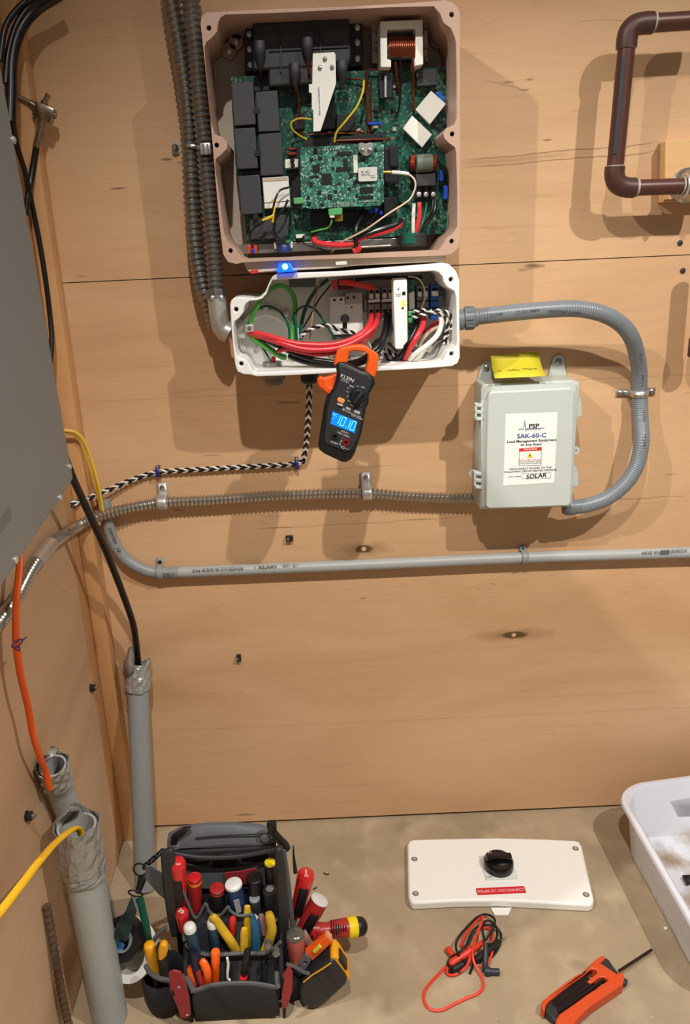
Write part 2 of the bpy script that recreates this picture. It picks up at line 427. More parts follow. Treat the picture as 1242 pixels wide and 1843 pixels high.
# ================================================================== THE INVERTER (upper housing)
DI = 0.14          # how far the rims stand off the wall
UP_OUT = [(361,42),(363,30),(372,23),(385,22),(399,21),(500,16),(600,13),(700,8),(785,2),(800,0),(814,4),(824,13),(828,26),(828,60),(828,150),(828,240),(828,330),(828,423),(825,446),(813,457),(797,460),(700,463),(600,466),(500,469),(440,472),(425,475),(410,471),(402,458),(396,410),(389,335),(383,262),(376,190),(369,115)]
UP_IN = [(406,26),(397,31),(392,42),(391,56),(381,68),(371,76),(368,85),(371,130),(377,200),(381,224),(386,241),(402,248),(409,256),(409,267),(398,278),(388,286),(387,300),(394,350),(403,419),(410,435),(424,446),(434,462),(442,466),(520,463),(610,459),(700,454),(789,450),(797,440),(805,427),(816,419),(823,407),(823,340),(821,274),(819,265),(808,257),(800,249),(798,240),(803,231),(818,224),(822,212),(822,150),(821,78),(819,68),(812,51),(798,40),(792,24),(781,11),(700,13),(600,18),(500,23)]
UP_HOLES = [(376,50),(813,26),(390,261),(814,241),(415,451),(813,434)]
inv = thing('solar_inverter', 'upper wall-mounted electronics case without its lid, beige rim, exposed green circuit boards', 'inverter', W(610, 470, 0.07))
def holes(l, d, r=0.0035): return [circ(W(x, y, d), r, 10) for x, y in l]
B().prism(pw(UP_OUT, DI), (0, DI-0.018, 0), [pw(UP_IN, DI)]+holes(UP_HOLES, DI)).out('housing', m_beige, inv, bev=0.0012)
rim = [W(x, y, DI) for x, y in UP_OUT]
B().prism([Vector((p.x, -0.0175, p.z)) for p in rim], (0, 0.008, 0)).out('back_plate', m_beige_in, inv)
# inner flange seen beneath the opening and the drip lip under the case
B().prism(pw([(438,470),(800,458),(804,466),(796,471),(640,478),(600,483),(500,488),(452,492),(444,486)], DI-0.012), (0, 0.04, 0)).out('bottom_lip', pm('lip_beige', (206, 192, 170), .5), inv, bev=0.0015)
lab(B().prism(pw([(604,471),(624,470),(625,476),(605,477)], DI-0.002), (0, 0.004, 0)).out('lip_latch', m_white, inv), 'small white latch')
lab(B().prism(pw([(450,487),(465,485),(464,491),(452,493)], DI-0.010), (0, 0.01, 0)).out('lip_plug', m_red, inv), 'small red plug')
# bosses with screws on the back plate
for (x, y) in [(427,56),(412,92),(788,72),(425,75)]:
    c = W(x, y, .03)
    s_ = B().cyl(c+Vector((0, 0.02, 0)), c, .011, 16).out('screw_boss', m_beige, inv)
    B().lathe(c, c+Vector((0, -.004, 0)), [(0, .005), (.003, .005), (.004, .003)], 10).out('screw', m_zinc, s_)
def P(l, d, dep, name, mat, bev=0.0008, parent=None, **k):
    return B().prism(pw(l, d), (0, dep, 0)).out(name, mat, parent or inv, bev=bev, **k)
# main board
DB = 0.055
P([(415,138),(560,132),(700,124),(812,118),(811,250),(809,420),(640,430),(560,433),(445,436),(440,380),(424,300),(418,200)], DB, .003, 'main_circuit_board', m_pcb, 0)
# heat-sink cover / transformer bracket at top left
m_dk = pm('dark_moulding', (44, 44, 46), 0.5)
P([(441,52),(652,38),(654,118),(440,129)], 0.062, .04, 'choke_cover_flange', m_black)
cov = P([(455,42),(628,30),(632,100),(628,118),(455,126)], 0.092, .03, 'choke_cover', m_dk, .003)
for l in ([(455,58),(628,47),(628,49),(455,60)], [(484,91),(628,83),(628,85),(484,93)], [(504,52),(507,52),(507,130),(504,130)], [(575,48),(578,48),(578,100),(575,100)]):
    P(l, 0.0945, .003, 'rib', m_dk, .0005, cov)
P([(483,88),(600,80),(602,148),(483,156)], 0.09, .03, 'choke_cover_skirt', m_dk, .003)
for (x, y) in [(449,62),(450,89),(451,117),(643,50),(643,77),(643,106),(507,146),(550,140)]:
    c = W(x, y, .0625); B().lathe(c, c-Y*.004, [(0, .0045), (.003, .0045), (.004, .003)], 10).out('screw', m_zinc, inv)
# flexible boots with leads
for k, (x, y, x2, y2) in enumerate([(467,75,469,134), (553,68,557,115), (530,115,534,160), (615,110,612,140)]):
    o = B().tube([W(x, y, .102), W(x+.5, y+20, .104), W(x+1, y+40, .10)], lambda t: .0085*(1-.62*max(0, t-.35)/.65), 12, 4, flat=.6).out('cable_boot', m_dark, inv)
    B().tube([W(x+1, y+34, .10), W((x+x2)/2+1, y+50, .095), W(x2, y2+14, .06)], .0014, 8, 4).out('boot_lead', m_copper, o)
# toroid bracket at top right
P([(669,40),(683,38),(685,115),(670,113)], 0.05, .02, 'bracket_flange', m_beige_in)
P([(762,36),(770,36),(770,110),(762,112)], 0.05, .02, 'bracket_flange', m_beige_in)
tb = B().prism(pw([(684,38),(761,35),(762,116),(747,119),(746,106),(748,104),(748,52),(746,50),(699,52),(697,54),(697,106),(704,108),(704,121),(685,121)], .10), (0, .05, 0)).out('choke_bracket', m_white, inv, bev=.001)
for (x, y) in [(675,60),(677,81),(675,94),(766,56),(766,91),(767,106)]:
    c = W(x, y, .052); B().lathe(c, c-Y*.003, [(0, .0035), (.002, .0035), (.003, .002)], 8).out('screw', m_steel_dark, inv)
B().prism(pw([(697,52),(748,52),(748,112),(697,112)], .058), (0, .004, 0)).out('choke_recess', m_black, inv)
for cx in (711, 733):
    c = W(cx, 88, .078); b = B()
    for k in range(7):
        a = -1.2+2.4*k/6; u = Vector((math.sin(a)*.3, -math.cos(a)*.9, 0))
        b.tube([c+Vector((-.009+.003*k, -.014, -.013)), c+Vector((-.009+.003*k, -.018, 0)), c+Vector((-.009+.003*k, -.012, .013))], .0017, 8, 4)
    b.out('copper_coil', m_copper, inv)
    B().lathe(c+Vector((-.013, .002, 0)), c+Vector((.013, .002, 0)), [(0, .012), (.002, .014), (.024, .014), (.026, .012)], 16).out('coil_core', m_steel_dark, inv)
# leads from the toroid
def wire(pts, r, mat, name, parent, seg=8, sm=6, **k):
    return B().tube([W(*p) for p in pts], r, seg, sm, **k).out(name, mat, parent)
for pts, r, m in [([(712,112,.09),(714,140,.075),(718,170,.06)], .0018, m_copper), ([(719,75,.09),(721,110,.09),(721,150,.07),(719,190,.065),(712,212,.06)], .0016, m_blackw),
                  ([(743,78,.09),(743,115,.09),(744,150,.07),(745,190,.065),(748,198,.065),(768,198,.066),(802,196,.066)], .0018, m_copper),
                  ([(623,142,.06),(645,142,.065),(655,145,.065)], .0013, m_copper), ([(660,128,.065),(664,126,.065),(700,125,.066),(712,128,.06)], .0013, m_copper),
                  ([(660,128,.065),(660,170,.066),(662,215,.066),(664,250,.066)], .0024, m_copper), ([(667,145,.065),(668,190,.066),(667,235,.066)], .0014, m_copper),
                  ([(600,254,.075),(650,252,.078),(704,250,.075)], .0017, m_copper), ([(640,238,.07),(652,237,.072),(656,246,.07)], .0014, m_copper),
                  ([(555,258,.07),(580,257,.07)], .0014, m_copper), ([(553,243,.07),(600,240,.07),(650,240,.07)], .0013, m_copper),
                  ([(555,112,.105),(557,135,.095),(558,150,.06)], .0022, m_copper), ([(534,150,.09),(538,190,.075),(541,250,.06)], .0020, m_copper)]:
    wire(pts, r, m, 'bus_wire', inv)
# tall black relays at the left
m_relay = pm('relay_body', (56, 56, 60), 0.55, 0, .06, 30)
for (l) in [[(415,149),(455,146),(461,224),(421,227)], [(459,165),(499,162),(505,236),(465,238)], [(421,231),(459,229),(465,303),(426,305)],
            [(465,241),(506,238),(511,314),(469,317)], [(427,317),(467,314),(473,384),(434,387)]]:
    P(l, .088, .03, 'relay', m_relay, .0015)
P([(449,391),(521,386),(519,424),(506,429),(450,432)], .078, .022, 'relay', m_relay, .0015)
for (x, y) in [(462,198),(464,275),(460,390)]:
    c = W(x, y, .09); B().cyl(c+Y*.03, c, .005, 10).out('standoff', m_black, inv)
wr = P([(472,320),(519,317),(523,372),(476,376)], .085, .03, 'white_relay', m_white, .0012)
P([(474,365),(522,361),(522,362),(474,366)], .0855, .001, 'relay_seam', m_dark, 0, wr)
P([(474,321),(518,318),(518,324),(474,327)], .0858, .001, 'relay_band', m_beige_in, 0, wr)
# white slanted brackets at the right, on the board
for l in ([(776,163),(803,187),(774,224),(748,197)], [(742,208),(778,242),(760,266),(725,231)]):
    P(l, .072, .008, 'insulated_bracket', m_white, .0008)
lab(P([(783,166),(792,164),(802,178),(798,184)], .07, .006, 'varistor', m_lblue, .001), 'blue disc')
# control board in front
cb = P([(541,268),(545,266),(686,256),(691,261),(691,362),(684,370),(560,376),(548,373),(543,376),(541,330)], .094, .0022, 'control_board', m_pcb2, 0)
def chip(cx, cy, w, h, mat=m_black, d=.0955, dep=.0035, name='chip', parent=None, ang=-.045):
    c = W(cx, cy, d); u = Vector((1, 0, -ang*0)).normalized(); s = 1/1120.0
    return B().prism(rrect(c, w*s, h*s, min(w, h)*s*.12), (0, dep, 0)).out(name, mat, parent or cb)
for a in [(569,303,13,11),(588,322,17,17),(619,304,26,6),(620,276,26,6),(660,342,24,9),(659,355,25,5),(560,332,6,7),(561,287,7,5),(576,284,6,5),(600,285,5,5),(567,272,7,9),(666,300,6,5),(622,292,8,11),(648,277,7,4),(676,270,5,5),(642,352,5,5),(594,354,8,8),(611,330,5,4),(639,329,6,5),(604,345,5,5),(555,355,5,6),(629,340,6,4),(575,347,6,6),(600,303,4,5),(650,288,14,4),(655,325,30,6),(556,366,7,5),(632,315,6,7),(643,313,5,8),(566,318,16,3),(580,368,7,4)]:
    chip(*a)
for k in range(10): chip(592+k*5.2, 367.5-k*.25, 2.2, 2.2, m_zinc, .0957, .003, 'header_pin')
for k in range(10): chip(592+k*5.2, 371.5-k*.25, 2.2, 2.2, m_zinc, .0957, .003, 'header_pin')
for k in range(8): chip(575+k*5, 270-k*.25, 2, 3, m_zinc, .0957, .003, 'header_pin')
for k in range(9): chip(647+k*4, 363-k*.2, 2, 2, m_zinc, .0957, .003, 'header_pin')
lab(chip(640, 295, 7, 28, m_white, .0965, .003, 'label_strip'), 'white barcode strip')
rf = chip(662, 313.5, 32, 22, pm('radio_label', (214, 212, 206), .5), .099, .005, 'radio_module')
txt('label_text', 'IC  4C1\nFCC ID', .0042, W(658, 312, .0994), X, Z, m_ink, rf)
txt('label_text', '::.:', .008, W(671, 317, .0994), X, Z, m_ink, rf, bold=.02)
bz = B().prism(pw([(645,258),(652,256),(655,258),(661,258),(665,256),(671,257),(672,268),(667,277),(660,281),(652,278),(645,270)], .106), (0, .008, 0)).out('coin_cell_clip', pm('nickel', (200, 196, 188), .3, .7), cb, bev=.001)
for x in (652, 665):
    c = W(x, 270, .107); B().lathe(c, c-Y*.003, [(0, .003), (.002, .003), (.003, .001)], 10).out('contact', m_chrome, bz)
lab(P([(591,376),(616,374),(616,386),(592,388)], .099, .012, 'terminal_plug', pm('green_terminal', (92, 170, 104), .4), .0008, cb), 'bright green plug')
lab(P([(528,356),(546,355),(547,366),(529,367)], .099, .012, 'terminal_plug', bpy.data.materials['green_terminal'], .0008, cb), 'bright green plug')
lab(P([(602,386),(617,386),(617,398),(603,398)], .09, .01, 'connector', pm('amber_plastic', (150, 120, 36), .4), .0008), 'amber connector')
P([(593,388),(602,388),(602,392),(594,392)], .1, .006, 'connector', m_white, .0005)
# black shrouds round the control board
for l, d in [([(525,262),(542,264),(542,372),(524,366)], .07), ([(691,266),(716,268),(718,330),(692,332)], .085), ([(560,382),(690,376),(690,404),(560,408)], .062), ([(545,250),(690,240),(690,262),(545,268)], .075),
             ([(681,132),(707,130),(707,176),(683,178)], .08), ([(455,140),(500,138),(500,162),(455,165)], .066), ([(605,206),(640,203),(640,236),(605,238)], .07), ([(570,205),(602,203),(602,232),(570,234)], .072),
             ([(528,205),(548,204),(548,232),(528,234)], .068), ([(690,356),(712,354),(715,390),(692,392)], .075), ([(700,262),(716,262),(716,300),(702,300)], .09), ([(578,168),(602,140),(604,232),(574,236)], .07), ([(470,388),(480,388),(480,430),(470,430)], .07)]:
    P(l, d, .012, 'component_block', m_black, .001)
lab(P([(692,136),(696,136),(696,175),(692,175)], .084, .004, 'heat_sink_strip', m_zinc, .0005), 'bright metal strip')
lab(P([(712,305),(715,305),(715,335),(712,335)], .075, .004, 'heat_sink_strip', m_zinc, .0005), 'bright metal strip')
P([(750,126),(786,123),(787,153),(751,155)], .073, .018, 'film_capacitor', pm('slate_plastic', (64, 66, 70), .5), .0012)
for l, m in [([(513,287),(524,286),(524,302),(513,303)], m_white), ([(525,286),(537,286),(537,301),(525,302)], m_white)]:
    P(l, .085, .015, 'relay_socket', m, .001)
for (x, y) in [(526,288),(527,297)]:
    c = W(x, y, .092); B().lathe(c+Y*.01, c, [(0, .0035), (.008, .0035), (.01, .002)], 10).out('led_standoff', m_black, inv)
for l in [[(516,266),(534,265),(534,270),(516,271)], [(516,274),(534,273),(534,279),(516,280)]]:
    lab(P(l, .075, .01, 'fuse', pm('brick_red', (128, 46, 34), .5), .002), 'dark red block')
m_cap = pm('capacitor_blue', (24, 74, 190), .35)
for (x, y, w, h) in [(795,316,9,19),(802,346,8,24),(676,378,10,9),(686,383,7,8),(668,380,7,8),(675,222,24,5)]:
    c = W(x, y, .075); s_ = 1/1150
    lab(B().prism(rrect(c, w*s_, h*s_, min(w, h)*s_*.48, n=5), (0, .008, 0)).out('disc_capacitor', m_cap, inv, bev=.001), 'bright blue disc')
# line filter choke with copper shoulders
fc = P([(738,280),(746,276),(782,276),(788,282),(788,304),(780,310),(746,310),(738,302)], .078, .018, 'line_choke', m_black, .003)
lab(B().lathe(W(749, 295, .09), W(779, 293, .09), [(0, .012), (.001, .013), (.024, .013), (.025, .012)], 20).out('choke_bobbin', pm('grey_green', (96, 104, 92), .5), fc), 'grey-green bobbin')
for xs in ((741, 743.5, 746), (780, 782.5, 785)):
    for x in xs:
        B().tube([W(x, 306, .085), W(x-1, 292, .095), W(x+1, 281, .085)], .0018, 8, 4).out('winding', pm('red_copper', (150, 58, 34), .35, .4), fc)
tbk = P([(749,313),(784,311),(785,334),(750,335)], .092, .03, 'output_terminal', pm('slate_dark', (50, 50, 53), .5), .001)
for k, x in enumerate((754, 767, 780)):
    P([(x-5,334),(x+5,333.5),(x+5,356),(x-5,356.5)], .082, .02, 'terminal_barrel', bpy.data.materials['slate_dark'], .001, tbk)
    c = W(x, 350, .083); B().lathe(c, c-Y*.002, [(0, .0035), (.0015, .0035), (.002, .002)], 10).out('terminal_screw', m_zinc, tbk)
# output wires running down through the ferrite ring
for pts, m, r, l in [([(745,366,.09),(744,392,.09),(744,410,.088),(744,424,.085)], m_whitew, .0029, 'white lead'), ([(755,364,.09),(755,385,.092),(752,408,.09),(748,424,.085)], m_redw, .0033, 'red lead'),
                     ([(768,364,.088),(764,392,.09),(757,410,.09),(754,424,.085)], m_dgreenw, .0022, 'dark green lead'), ([(784,360,.09),(783,378,.095),(773,397,.092),(760,412,.088),(756,424,.085)], m_blackw, .0026, 'black lead'),
                     ([(780,360,.088),(778,378,.09),(768,398,.088),(758,420,.085)], m_blackw, .0022, 'black lead')]:
    lab(wire(pts, r, m, 'output_wire', inv), l)
c0 = W(743, 443, .078); c1 = W(743, 420, .078); b = B()
rg = B().lathe(c0, c1, [(0, .019), (.0, .0205), (.0165, .0215), (.0185, .020), (.0185, .013), (.006, .013)], 28).out('ferrite_ring', m_dark, inv)
lab(B().lathe(W(741, 438, .083), W(741, 421, .083), [(0, .0165), (.0148, .0165), (.0158, .013)], 24).out('ring_wrap', m_dgreenw, rg), 'dark green wrap')
# antenna cable looping out of the control board
lab(wire([(690,310,.1),(701,310,.102),(706,310,.102)], .0022, pm('brass', (196, 160, 80), .3, .9), 'antenna_plug', inv), 'brass plug')
lab(wire([(706,310,.102),(722,311,.105),(736,313,.108)], .0026, m_whitew, 'antenna_sleeve', inv), 'white sleeve')
lab(wire([(734,312,.108),(745,322,.11),(748,335,.11),(741,354,.11),(730,365,.11),(700,384,.108),(660,412,.105),(632,427,.1),(612,437,.09),(600,450,.08),(597,455,.075)], .0014, pm('cream_cable', (214, 190, 160), .4), 'antenna_cable', inv), 'thin cream cable')
# yellow sensor leads
wy = pm('bright_yellow', (228, 196, 40), .4)
lab(wire([(561,215,.09),(540,213,.09),(525,220,.088),(526,232,.085),(538,243,.08),(552,251,.075)], .0014, wy, 'sensor_wire', inv), 'thin yellow wire')
lab(wire([(655,145,.075),(653,165,.085),(642,192,.09),(622,218,.09),(606,238,.085),(602,256,.08)], .0016, wy, 'sensor_wire', inv), 'thin yellow wire')
lab(wire([(492,360,.1),(494,373,.103),(492,386,.103),(491,400,.1)], .0019, wy, 'cable_tie', inv), 'yellow tie'); lab(wire([(473,397,.1),(486,391,.103),(493,387,.103)], .0024, wy, 'cable_tie', inv), 'yellow tie')
wire([(520,337,.095),(505,342,.1),(498,352,.103),(492,372,.104),(488,388,.103),(470,402,.1),(455,413,.095),(450,424,.09),(451,436,.085),(456,447,.08)], .0016, m_blackw, 'sensor_lead', inv)
wire([(518,360,.095),(512,374,.1),(503,386,.103),(494,398,.1),(493,413,.095),(497,424,.09),(507,432,.085),(510,438,.08)], .0018, m_blackw, 'sensor_lead', inv)
# connectors at the case bottom
rc = P([(446,441),(462,440),(463,456),(447,457)], .07, .02, 'red_socket', pm('orange_red', (206, 66, 44), .45), .001); P([(452,449),(459,448),(459,455),(453,456)], .072, .002, 'socket_hole', m_cap, 0, rc)
P([(493,436),(526,434),(527,446),(494,448)], .078, .012, 'antenna_base_board', m_white, .0005)
P([(495,428),(514,427),(515,440),(496,441)], .09, .012, 'plug', m_black, .001); lab(P([(513,432),(524,431),(524,438),(514,439)], .086, .008, 'plug', pm('mid_green', (40, 120, 70), .4), .001), 'green plug')
c = W(511, 455, .082); B().lathe(c, W(511, 441, .082), [(0, .009), (.001, .0105), (.010, .0105), (.0125, .009)], 18).out('cable_gland', pm('navy', (32, 56, 110), .4), inv)
# DC cables inside
for pts, m, r in [([(566,424,.085),(567,434,.09),(585,439,.092),(610,441,.092),(637,438,.092),(645,431,.092),(660,425,.092),(690,418,.092),(715,408,.088),(722,400,.08)], m_redw, .0042),
                  ([(640,430,.094),(660,421,.096),(690,411,.096),(712,404,.092),(722,396,.085)], m_blackw, .0038),
                  ([(640,450,.088),(641,440,.094),(639,425,.096),(641,408,.092),(650,392,.08),(655,380,.065)], m_blackw, .0038),
                  ([(566,415,.08),(565,428,.088)], m_blackw, .0045), ([(636,452,.09),(645,448,.092),(644,443,.094)], m_redw, .005),
                  ([(560,420,.085),(548,424,.09),(545,432,.09),(552,440,.09),(572,447,.088),(595,453,.08)], m_blackw, .0015)]:
    wire(pts, r, m, 'dc_cable', inv)
lab(wire([(597,395,.095),(596,402,.095),(590,410,.09),(575,414,.088),(560,418,.085)], .0015, m_greenw, 'earth_lead', inv), 'thin green lead')
# rails across the bottom of the case
P([(528,410),(710,402),(712,424),(528,432)], .045, .02, 'mounting_rail', m_beige_in, .001)
P([(430,440),(720,428),(722,444),(430,458)], .06, .02, 'terminal_rail', m_steel_dark, .001)
P([(596,446),(704,440),(704,443),(596,450)], .085, .01, 'terminal_rail', m_zinc, .001)
lab(P([(532,422),(548,421),(548,428),(533,429)], .07, .01, 'terminal_tag', m_white, .0005), 'white tag')
for k in range(46):      # small parts standing on the main board
    x = random.uniform(510, 800); y = random.uniform(150, 240) if k % 3 else random.uniform(380, 420)
    if x > 715 and y < 240: y = random.uniform(206, 240); x = random.uniform(785, 806)
    w_, h_ = random.choice([(5, 4), (4, 7), (8, 4), (3, 3), (6, 6)])
    chip(x, y, w_, h_, random.choice([m_black, m_black, m_beige_in, m_dark, m_zinc]), .059, .004, 'small_component', inv)
# slotted white deflector plate with three screws
dp = P([(563,96),(601,94),(604,98),(605,150),(577,236),(564,237),(564,198),(561,197),(561,168),(556,166),(556,152),(562,151)], .128, .0018, 'deflector_plate', m_white, .0004)
for (x, y) in [(585,106),(576,122),(598,121)]:
    c = W(x, y, .1285); B().lathe(c, c-Y*.003, [(0, .003), (.0016, .003), (.0028, .0012)], 10).out('screw', m_chrome, dp)
P([(572,158),(578,158),(577,206),(571,206)], .1284, .0004, 'label_strip', m_paper, 0, dp)
txt('label_text', 'DANGER HIGH VOLTAGE', .0032, W(574.5, 182, .129), -Z, X, m_blue_ink, dp)
# blue status lamp on the seam
st = B().prism(pw([(502,474),(522,473),(528,486),(536,488),(500,491),(497,488)], DI+.012), (0, .02, 0)).out('status_lamp', pm('lit_blue', (20, 90, 255), .2, emit=(10, 90, 255), estr=1.6), inv, bev=.002)
c = W(513, 480, DI+.0135); B().lathe(c, c-Y*.002, [(0, .0045), (.0015, .003), (.002, .001)], 12).out('lamp_glow_point', pm('lit_cyan', (120, 220, 255), .2, emit=(110, 210, 255), estr=5), st)

# ================================================================== DC wiring box under the inverter
LO_OUT = [(414,549),(416,541),(421,536),(432,535),(448,536),(462,537),(470,534),(476,527),(481,517),(485,507),(490,498),(499,493),(537,491),(620,488),(700,481),(775,475),(795,473),(808,475),(821,488),(827,504),(827,560),(828,643),(824,654),(813,660),(800,661),(760,664),(681,668),(600,672),(521,676),(462,678),(452,675),(438,674),(427,669),(423,656),(420,630),(417,600)]
LO_IN = [(491,504),(485,513),(480,529),(472,538),(462,541),(449,542),(441,548),(438,562),(431,572),(422,578),(420,588),(422,615),(425,637),(430,644),(441,647),(448,654),(451,664),(459,671),(520,668),(600,664),(700,659),(785,655),(797,651),(801,641),(808,631),(821,625),(823,615),(822,575),(821,534),(818,524),(805,517),(799,508),(796,497),(789,490),(780,488),(700,492),(620,497),(550,501)]
jb = thing('wiring_box', 'white plastic wiring box without lid under the inverter, full of red and black cables', 'wiring box', W(620, 670, 0.07))
m_jb = pm('warm_white_enclosure', (238, 236, 230), .38, 0, .015)
B().prism(pw(LO_OUT, DI), (0, DI-.016, 0), [pw(LO_IN, DI)]+holes([(425,557),(812,503),(434,655),(813,637)], DI)).out('housing', m_jb, jb, bev=.0015)
B().prism([Vector((W(x, y, DI).x, -.0155, W(x, y, DI).z)) for x, y in LO_OUT], (0, .008, 0)).out('back_plate', pm('inner_white', (214, 208, 194), .5), jb)
def Q(l, d, dep, name, mat, bev=.0008, parent=None):
    return B().prism(pw(l, d), (0, dep, 0)).out(name, mat, parent or jb, bev=bev)
# inner bosses and recess ring
c = W(480, 610, .02); B().lathe(c, c-Y*.008, [(0, .05), (.006, .05), (.008, .047), (.008, .04), (.003, .038)], 36).out('knockout_ring', m_jb, jb)
for (x, y) in [(516,565),(465,627),(478,552)]:
    c = W(x, y, .03); B().lathe(c+Y*.014, c, [(0, .006), (.012, .005), (.014, .003)], 12).out('screw', m_zinc, jb)
lab(Q([(520,502),(568,500),(568,516),(521,517)], .022, .001, 'barcode_label', m_grey_ink, 0), 'grey barcode label')
# DC disconnect switch
sw = Q([(594,535),(652,531),(654,600),(596,603)], .06, .035, 'disconnect_switch', m_white, .001)
Q([(595,535),(620,534),(621,565),(596,566)], .072, .012, 'switch_cap', m_white, .001, sw); Q([(622,527),(652,526),(653,546),(622,547)], .07, .012, 'switch_cap', pm('pale_grey', (176, 172, 164), .45), .001, sw)
for (x, y) in [(602,540),(614,539),(626,536),(637,535),(633,553)]:
    c = W(x, y, .0725); B().cyl(c, c-Y*.0006, .0022 if y < 550 else .0015, 10).out('terminal_hole', m_hole, sw)
kn = B().lathe(W(621, 574, .085), W(621, 574, .108), [(0, .0075), (.018, .0075), (.023, .006)], 16).out('switch_shaft', m_black, sw)
Q([(617,575),(625,575),(625,592),(617,592)], .10, .012, 'shaft_arm', m_black, .001, sw)
Q([(597,588),(640,584),(642,608),(598,612)], .055, .03, 'switch_base', pm('slate_dark2', (70, 66, 66), .5), .001, sw)
lab(Q([(598,505),(606,505),(606,522),(599,522)], .07, .02, 'switch_link', m_redw, .001), 'red link')
lab(Q([(608,503),(636,501),(637,520),(609,522)], .05, .02, 'shroud', bpy.data.materials['brick_red'], .001), 'dark red shroud')
# din terminals
m_term = pm('grey_terminal', (136, 132, 124), .5)
dr = Q([(654,541),(798,532),(798,552),(654,562)], .04, .015, 'din_rail', m_steel_dark, 0)
def term(x, col, w=11, y0=519, y1=577, name='terminal_block'):
    dy = -(x-660)*.045
    t = Q([(x,y0+dy),(x+w-.6,y0+dy-.4),(x+w-.6,y1+dy-.4),(x,y1+dy)], .066, .03, name, col, .0008)
    Q([(x+2.5,y0+4+dy),(x+w-2.5,y0+4+dy),(x+w-2.5,y0+9+dy),(x+2.5,y0+9+dy)], .0665, .001, 'clamp_slot', m_hole, 0, t)
    Q([(x+2.5,y0+39+dy),(x+w-2.5,y0+39+dy),(x+w-2.5,y0+43+dy),(x+2.5,y0+43+dy)], .0665, .001, 'clamp_slot', m_hole, 0, t)
    lab(Q([(x+2,y0+10+dy),(x+w-2,y0+10+dy),(x+w-2,y0+19+dy),(x+2,y0+19+dy)], .069, .003, 'clamp_lever', m_white, .0006, t), 'white lever')
    Q([(x,y0+26+dy),(x+w-.6,y0+26+dy),(x+w-.6,y0+29+dy),(x,y0+29+dy)], .0668, .002, 'block_joint', m_dark, 0, t)
    return t
for x in (663, 674, 687, 698, 750, 761): term(x, m_term)
Q([(663,540),(684,538),(684,543),(663,545)], .071, .004, 'marker_strip', m_paper, .0005); Q([(687,539),(708,537),(708,542),(687,544)], .071, .004, 'marker_strip', m_paper, .0005)
lab(term(775, m_lblue, 16, 519, 580), 'blue terminal block')
Q([(655,539),(661,538),(662,556),(655,557)], .06, .02, 'end_stop', m_term, .001)
# communication board seen edge-on and its white cover
Q([(733,505),(746,503),(748,600),(735,604)], .07, .02, 'meter_board', m_pcb, 0); lab(Q([(736,528),(746,524),(747,556),(737,558)], .078, .01, 'ribbon_socket', m_paper, .001), 'pale socket')
for y in (560, 572): lab(Q([(735,y),(742,y-.5),(742,y+9),(735,y+9.5)], .085, .012, 'terminal_plug', bpy.data.materials['green_terminal'], .001), 'green plug')
mc = Q([(708,504),(711,502),(730,501),(733,503),(734,614),(727,622),(726,628),(713,629),(711,626)], .128, .035, 'meter_cover', m_jb, .002)
lab(Q([(724,525),(730,524.5),(730,531),(724,531.5)], .1285, .001, 'cover_switch', m_black, 0, mc), 'black slide switch')
lab(Q([(722,541),(728,540),(729,552),(723,553)], .1287, .001, 'indicator_window', pm('lit_yellow', (250, 220, 70), .3, emit=(255, 214, 60), estr=.6), 0, mc), 'lit yellow window')
lab(Q([(723,553.5),(727,553),(727,556),(723,556.5)], .1286, .001, 'cover_mark', m_ink, 0, mc), 'black mark')
Q([(715,520),(716,521),(719,516),(718.5,520.5),(716,523)], .1284, .0004, 'cover_mark', m_blue_ink, 0, mc)
txt('cover_text', 'SOLAR\nLOAD', .0028, W(717, 531, .1286), X, Z, m_grey_ink, mc)
# wires inside: heavy red pair, black pair, greens
def jw(pts, r, mat, label=None, name='cable', seg=10):
    o = B().tube([W(*p) for p in pts], r, seg, 7).out(name, mat, jb)
    if label: lab(o, label)
    return o
jw([(447,597,.1),(470,602,.112),(500,610,.122),(530,618,.128),(565,621,.13),(600,620,.13),(630,612,.128),(650,601,.122),(663,588,.11),(668,575,.085),(669,566,.07)], .0048, m_redw, 'thick red cable')
jw([(450,601,.098),(475,607,.11),(505,617,.124),(540,627,.13),(570,630,.132),(605,627,.132),(635,617,.13),(657,603,.125),(674,587,.112),(680,574,.085),(681,565,.07)], .0048, m_redw, 'thick red cable')
jw([(500,632,.11),(520,628,.118),(545,634,.124),(575,638,.126),(610,633,.126),(640,622,.124),(660,610,.118),(672,596,.1),(676,585,.08)], .0036, m_redw, 'red cable')
jw([(452,602,.09),(480,612,.1),(505,624,.108),(530,636,.115),(560,646,.12),(590,651,.125),(620,654,.13),(645,650,.148),(665,638,.16),(683,618,.15),(692,597,.12),(695,580,.09),(696,565,.07)], .0046, m_blackw, 'thick black cable')
jw([(520,640,.1),(545,650,.11),(575,656,.12),(605,659,.13),(635,657,.145),(660,648,.162),(682,630,.158),(697,608,.13),(704,588,.1),(706,565,.07)], .0046, m_blackw, 'thick black cable')
jw([(447,590,.095),(452,575,.1),(462,553,.1),(472,535,.095),(485,522,.085),(502,514,.075),(518,519,.068),(529,535,.065),(531,560,.065),(527,585,.07),(526,612,.075)], .0042, m_greenw, 'thick green cable')
jw([(447,600,.095),(460,612,.1),(473,620,.1),(490,632,.1),(505,641,.098),(514,643,.095)], .005, m_greenw, 'thick green cable')
